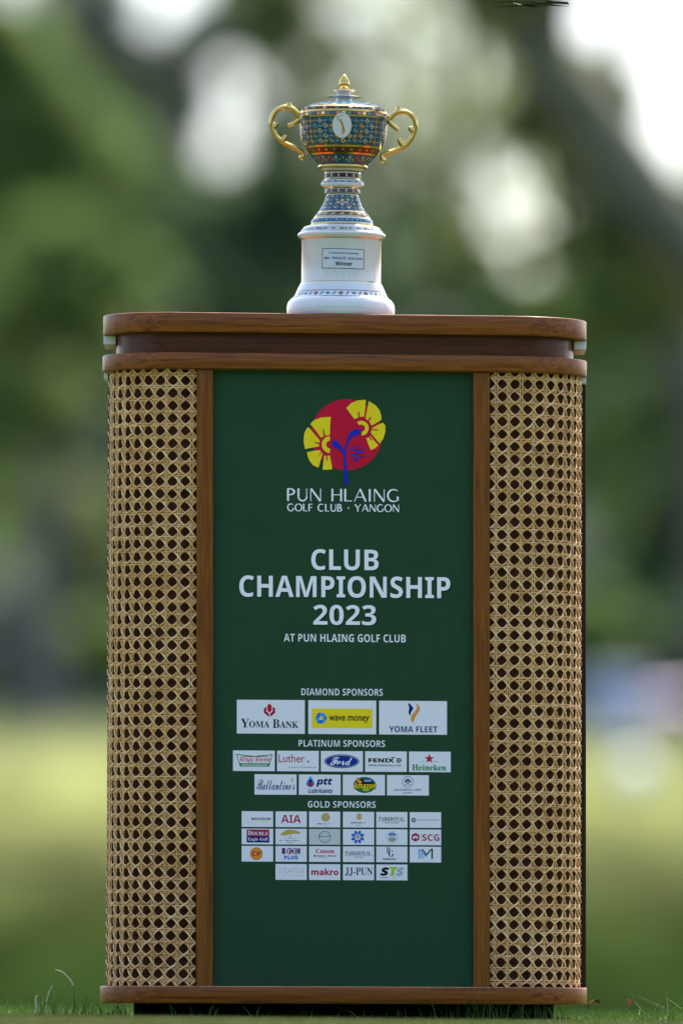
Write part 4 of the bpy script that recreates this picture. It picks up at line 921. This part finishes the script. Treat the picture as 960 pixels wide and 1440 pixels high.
def tree(name, label, trunk, lobes, size, m, group='trees beyond the fairway', limbs=(), bark=None, dens=1.0, cat='tree'):
    """trunk: list of (px, py, Y, radius_m)"""
    r = empty(name, (0, 0, 0)); tag(r, label, cat, group)
    pts = [PW(a, b0, Y) for a, b0, Y, _ in trunk]
    gz = ground_z(pts[0].x, pts[0].y); pts[0].z = gz - .1
    b = MB(); c = catmull(pts, 6); n = len(c); rr = [t_[3] for t_ in trunk]
    rad = [np.interp(i / (n - 1), np.linspace(0, 1, len(rr)), rr) for i in range(n)]
    b.tube(c, [float(q) for q in rad], bark or BARK, 10)
    top = pts[-1]
    for (px, py, Y, _, _, _) in lobes:
        e_ = PW(px, py, Y); s0 = c[int(n * random.uniform(.55, .9))]
        if (e_ - s0).length > .5: b.tube(catmull([s0, s0.lerp(e_, .5) + Vector((0, 0, .25)), e_], 4), [rr[-1] * .8 * (1 - .09 * i) for i in range(9)], bark or BARK, 7)
    base = pts[0].copy(); r.location = base
    tr = b.build('trunk', r); tr.location = -base
    cr = leaves(lobes, size, m, r, dens=dens); cr.location = -base
    return r
# far closing wood: individual trees shoulder to shoulder
far = [(-260, 700, 150), (-60, 640, 158), (120, 690, 148), (300, 620, 155), (470, 660, 150), (640, 600, 157), (800, 650, 149), (960, 610, 155), (1140, 680, 150), (1330, 640, 156), (-460, 650, 152)]
for i, (px, py, Y) in enumerate(far):
    lb = [(px, py + 40, Y, 120, 130, 2600), (px - 60, py + 170, Y - 3, 110, 110, 2000), (px + 70, py + 190, Y + 3, 110, 110, 2000), (px, py - 110, Y, 85, 80, 1000), (px, py + 300, Y, 120, 70, 1500)]
    tree('far_tree', 'broad tree in the blurred far row beyond the fairway', [(px, 1010, Y, .3), (px + 5, 850, Y, .24), (px, py, Y, .12)], lb, .34, LEAF[3 if i % 3 == 0 else 1], 'far row of trees')
# left group
tree('broad_tree', 'mid green broad tree left of the podium with grey trunk', [(62, 985, 78, .20), (58, 850, 78, .17), (66, 680, 78, .13), (50, 480, 78, .09)],
     [(20, 190, 78, 110, 130, 2600), (-90, 330, 79, 120, 160, 2200), (70, 400, 76, 120, 90, 2400), (-60, 60, 78, 110, 90, 1500), (120, 260, 80, 80, 80, 1500), (30, 560, 77, 90, 60, 900)], .2, LEAF[1])
tree('dense_tree', 'dark dense tree behind the left edge of the podium', [(205, 985, 92, .25), (200, 800, 92, .2), (215, 600, 92, .14), (220, 450, 92, .1)],
     [(215, 360, 92, 110, 95, 2600), (330, 350, 93, 100, 85, 2300), (160, 480, 90, 90, 70, 1600), (300, 470, 91, 110, 80, 2000), (175, 210, 92, 55, 70, 700), (420, 400, 92, 90, 90, 1800), (395, 260, 92, 45, 60, 600)], .22, LEAF[0])
tree('olive_tree', 'light olive tree rising behind the trophy', [(440, 985, 100, .25), (445, 700, 100, .2), (440, 300, 100, .12), (430, 120, 100, .08)],
     [(430, 50, 100, 75, 90, 600), (410, 160, 99, 50, 60, 400), (500, 200, 101, 60, 60, 350), (460, 330, 100, 90, 80, 1200), (390, -40, 100, 90, 60, 900), (560, 40, 100, 110, 140, -170), (620, 190, 102, 110, 130, -190), (550, 280, 101, 70, 60, 260), (690, 120, 103, 90, 120, -100), (660, 360, 102, 60, 50, 600), (740, 290, 103, 80, 90, -30)], .22, LEAF[2])
tree('pale_tree', 'thin pale tree at the upper left with sky gaps', [(150, 985, 110, .2), (150, 600, 110, .14), (150, 250, 110, .09), (160, 60, 110, .06)],
     [(130, 40, 110, 80, 80, 700), (60, 20, 109, 60, 60, 400), (270, 60, 110, 50, 60, 330), (310, 0, 110, 60, 40, 330), (180, 130, 110, 60, 60, 600), (250, 120, 111, 45, 70, 420), (345, 60, 109, 55, 45, 420), (230, 235, 110, 75, 55, 900), (240, 170, 111, 50, 60, 200), (320, 270, 110, 60, 35, 400), (320, 140, 110, 80, 90, -26), (385, 200, 110, 40, 60, 420)], .22, LEAF[3])
tree('dense_tree', 'dark dense tree behind the centre of the podium', [(600, 985, 96, .28), (600, 750, 96, .22), (590, 500, 96, .15)],
     [(570, 440, 96, 110, 75, 2200), (640, 420, 96, 90, 75, 1700), (520, 560, 95, 120, 90, 1800), (680, 520, 95, 110, 90, 1800), (600, 330, 97, 60, 60, 600)], .22, LEAF[0])
tree('dense_tree', 'dark dense tree right of the podium with blue green leaves', [(930, 985, 84, .24), (925, 800, 84, .2), (915, 600, 84, .14)],
     [(905, 610, 84, 90, 90, 2300), (960, 760, 83, 100, 100, 2300), (880, 480, 85, 90, 70, 1500), (1010, 620, 84, 100, 120, 1800), (900, 880, 82, 70, 60, 1300), (790, 470, 86, 80, 60, 1300)], .2, LEAF[0])
tree('broad_tree', 'mid green broad tree at the right edge below the leaning trunk', [(1010, 985, 66, .2), (1000, 800, 66, .16), (990, 560, 66, .11), (950, 440, 66, .08)],
     [(950, 380, 66, 90, 70, 1700), (850, 430, 66, 80, 60, 1300), (1040, 330, 66, 100, 110, 1500), (760, 440, 67, 60, 45, 700), (850, 640, 66, 45, 110, 600), (880, 330, 66, 60, 40, 500), (820, 370, 67, 40, 50, 400), (1000, 240, 66, 50, 60, 500)], .17, LEAF[1])
# shade tree: added out of view so its crown shades the turf behind the podium
r = empty('added_shade_tree', (4.6, 12.5, ground_z(4.6, 12.5))); tag(r, 'spreading shade tree, unseen, added behind the podium to shade the turf', 'tree')
b = MB(); b.tube(catmull([(0, 0, -.1), (-.1, .1, 2), (.05, 0, 4), (-.3, 0, 6)], 6), [.26 - .008 * i for i in range(19)], BARK, 12); b.build('trunk', r)
b = MB(); b.tube(catmull([(0, 0, 4.2), (-1.6, .2, 5.2), (-3.6, .3, 5.8), (-6.4, 0, 6.1)], 6), [.12 - .005 * i for i in range(19)], BARK, 8); b.build('limb', r)
v = RNG.normal(size=(9000, 3)); v /= np.linalg.norm(v, axis=1)[:, None]; v = v * (RNG.random(9000) ** .4)[:, None] * np.array([5.2, 6.0, 1.5]) + np.array([-3.8, 1.0, 6.4]); n = len(v)
a = RNG.normal(size=(n, 3)); a /= np.linalg.norm(a, axis=1)[:, None]; b0 = np.cross(a, RNG.normal(size=(n, 3))); b0 /= np.linalg.norm(b0, axis=1)[:, None]; sz = RNG.uniform(.12, .2, n)[:, None]
mesh_np('crown', np.stack([v - a * sz, v - b0 * sz * .5, v + a * sz, v + b0 * sz * .5], 1), 4, [LEAF[1]], RNG.random(n), parent=r)
# leaning trunk tree, close on the right
tree('leaning_tree', 'leaning mossy trunk crossing the bright sky at the upper right', [(1480, 1200, 34, .24), (1330, 800, 34, .21), (1130, 520, 34, .17), (930, 300, 34, .20), (830, 160, 34, .185), (745, 60, 34, .17), (675, -30, 34, .155), (610, -160, 34, .10)],
     [(560, -260, 34, 220, 140, 2600), (800, -300, 33, 260, 150, 2600), (330, -280, 34, 200, 130, 2000), (1050, -250, 36, 220, 140, 2000), (760, 150, 34.5, 55, 60, 260), (965, 340, 34.5, 55, 80, 420), (880, 250, 34.5, 50, 60, 260), (800, 100, 34.5, 50, 50, 300), (740, 170, 34.6, 50, 60, 200), (860, 130, 34.4, 40, 40, 220), (720, -20, 34, 80, 40, 500), (815, 240, 35, 45, 40, 320), (850, 330, 34, 50, 40, 380), (640, 330, 35, 40, 50, 240), (780, 330, 35, 40, 30, 130)], .10, LEAF[2], None, bark=BARK_O)
# shrubs under the trees
def shrub(px, py, Y, rx, ry, n, m, label):
    r = empty('shrub', (0, 0, 0)); c = PW(px, py, Y); base = Vector((c.x, c.y, ground_z(c.x, c.y))); r.location = base
    tag(r, label, 'shrub', 'shrubs under the trees')
    b = MB(); k = S * (D + Y) / D
    for j in range(4): b.tube([base + Vector((.05 * j - .1, 0, -.05)), base.lerp(c, .6) + Vector((.12 * j - .2, .1 * (j % 2), 0)), c + Vector((.2 * j - .3, 0, .2 * ry * k))], [.03, .02, .01], BARK, 6)
    s_ = b.build('stem', r); s_.location = -base
    f_ = leaves([(px, py, Y, rx, ry, n)], .13, m, r, 'foliage'); f_.location = -base
shrub(140, 930, 80, 60, 60, 1500, LEAF[1], 'low shrub beside the left edge of the podium')
shrub(20, 890, 82, 55, 80, 1300, LEAF[3], 'grey green low shrub at the far left')
shrub(110, 770, 84, 55, 90, 1500, LEAF[2], 'yellow green tall shrub left of the podium')
shrub(850, 900, 80, 50, 70, 1000, LEAF[1], 'mid green shrub beside the right edge of the podium')
shrub(950, 930, 79, 60, 60, 1500, LEAF[0], 'dark low shrub at the far right')

# ------------------------------------------------------------------ small pale things out on the fairway
PALE = [noise_col(mat(n, c, .5), [(0.3, tuple(q * .9 for q in c)), (0.7, c)], nscale=12) for n, c in (('pale_blue_plastic', (0.45, 0.50, 0.80)), ('lilac_fabric', (0.62, 0.42, 0.55)), ('marker_white', (0.8, 0.8, 0.74)))]
c = PW(868, 1018, 74); base = Vector((c.x, c.y, ground_z(c.x, c.y)))
r = empty('cooler_box', base); tag(r, 'blurred pale blue cooler box at the top of the fairway right of the podium', 'cooler box')
def rbox(name, x0, x1, y0, y1, z0, z1, m, parent, bev=.02):
    b = MB(); b.box(x0, x1, y0, y1, z0, z1, m); return b.build(name, parent, bev)
rbox('body', -.27, .27, -.18, .18, 0, .36, PALE[0], r); rbox('lid', -.285, .285, -.195, .195, .363, .45, PALE[2], r)
for sx in (-1, 1): b = MB(); b.tube([(sx * .275, -.08, .30), (sx * .31, -.08, .26), (sx * .31, .08, .26), (sx * .275, .08, .30)], .012, PALE[2], 8); b.build('handle', r)
c = PW(925, 1010, 75); base = Vector((c.x, c.y, ground_z(c.x, c.y)))
r = empty('golf_bag', base); r.rotation_euler = (0, 0, .3); tag(r, 'blurred lilac golf bag lying at the top of the fairway near the right edge', 'golf bag')
b = MB(); b.tube([(-.4, 0, .14), (-.38, 0, .14), (.3, 0, .15), (.36, 0, .15)], [.12, .13, .14, .13], PALE[1], 16); b.build('body', r)
b = MB(); b.tube([(-.3, -.13, .16), (-.1, -.2, .2), (.15, -.13, .16)], .018, BARK, 8); b.build('strap', r)
for k in range(4): b = MB(); b.tube([(.34, -.06 + .04 * k, .14 + .02 * (k % 2)), (.62, -.07 + .05 * k, .16), (.66, -.07 + .05 * k, .22)], [.006, .006, .02], PALE[2], 6); b.build('golf_club', r)
c = PW(892, 1128, 45); base = Vector((c.x, c.y, ground_z(c.x, c.y)))
b = MB(); b.lathe([(.001, 0), (.05, .005), (.06, .03), (.10, .07), (.13, .13), (.125, .19), (.09, .24), (.05, .262), (.001, .27)], PALE[2], 20); o = b.build('tee_marker'); o.location = base; tag(o, 'blurred white ball shaped tee marker on the fairway right of the podium', 'tee marker')

# near tree whose branch just dips into the top of the picture
r = empty('near_tree', (2.9, 1.2, 0)); tag(r, 'near tree at the right whose leafy branch dips into the top edge of the picture', 'tree')
b = MB(); b.tube(catmull([(0, 0, -.1), (.05, .1, 1.0), (-.05, .1, 2.0), (.1, .0, 3.2)], 6), [.14 - .004 * i for i in range(19)], BARK, 12); b.build('trunk', r)
b = MB(); b.tube(catmull([(0, .05, 1.55), (-.6, -.3, 1.80), (-1.5, -.8, 1.86), (-2.2, -1.05, 1.80), (-2.62, -1.15, 1.69)], 6), [.05 - .0019 * i for i in range(25)], BARK, 8); br = b.build('branch', r)
P = []
for i in range(70):
    t_ = RNG.random(); q = Vector((-.6, -.3, 1.80)).lerp(Vector((-2.62, -1.15, 1.80)), t_); P.append((q.x + RNG.normal(0, .12), q.y + RNG.normal(0, .15), max(1.72, q.z + RNG.normal(.06, .08))))
for i in range(7): P.append((-2.9 + X(716 + i * 11), -1.15 + RNG.normal(0, .03), 1.6655 + 0.0012 * abs(i - 3)))
P = np.array(P); n = len(P); a = RNG.normal(size=(n, 3)) * np.array([1, 1, .25]); a[-7:, 2] = 0.03; a[-7:, 0] += 2; a /= np.linalg.norm(a, axis=1)[:, None]; b0 = np.cross(a, np.array([0, 0, 1.0])); b0 /= np.linalg.norm(b0, axis=1)[:, None]
sz = RNG.uniform(.03, .05, n)[:, None]
mesh_np('leaves', np.stack([P - a * sz, P - b0 * sz * .4, P + a * sz, P + b0 * sz * .4], 1), 4, [leaf_mat('leaf_shade', (0.008, 0.014, 0.007), (0.02, 0.03, 0.012), .08)], RNG.random(n), parent=br)
v = RNG.normal(size=(2600, 3)) * np.array([.8, .8, .5]) + np.array([.3, .3, 3.3]); n = len(v); a = RNG.normal(size=(n, 3)); a /= np.linalg.norm(a, axis=1)[:, None]; b0 = np.cross(a, RNG.normal(size=(n, 3))); b0 /= np.linalg.norm(b0, axis=1)[:, None]
sz = RNG.uniform(.05, .09, n)[:, None]
mesh_np('crown', np.stack([v - a * sz, v - b0 * sz * .45, v + a * sz, v + b0 * sz * .45], 1), 4, [LEAF[1]], RNG.random(n), parent=r)

# unseen wood added behind the photographer to darken reflections in cup and varnish
n = 9000; v = np.stack([RNG.uniform(-70, 70, n), RNG.uniform(-62, -48, n), RNG.uniform(0, 1, n) ** .8 * 13], 1); v[:, 2] *= .75 + .25 * np.sin(v[:, 0] * .35)
a = RNG.normal(size=(n, 3)); a /= np.linalg.norm(a, axis=1)[:, None]; b0 = np.cross(a, RNG.normal(size=(n, 3))); b0 /= np.linalg.norm(b0, axis=1)[:, None]; sz = RNG.uniform(.5, .9, n)[:, None]
tag(mesh_np('added_woodland', np.stack([v - a * sz, v - b0 * sz * .6, v + a * sz, v + b0 * sz * .6], 1), 4, [LEAF[0]], RNG.random(n)), 'dense unseen trees added behind the photographer for dark reflections', None, kind='stuff')
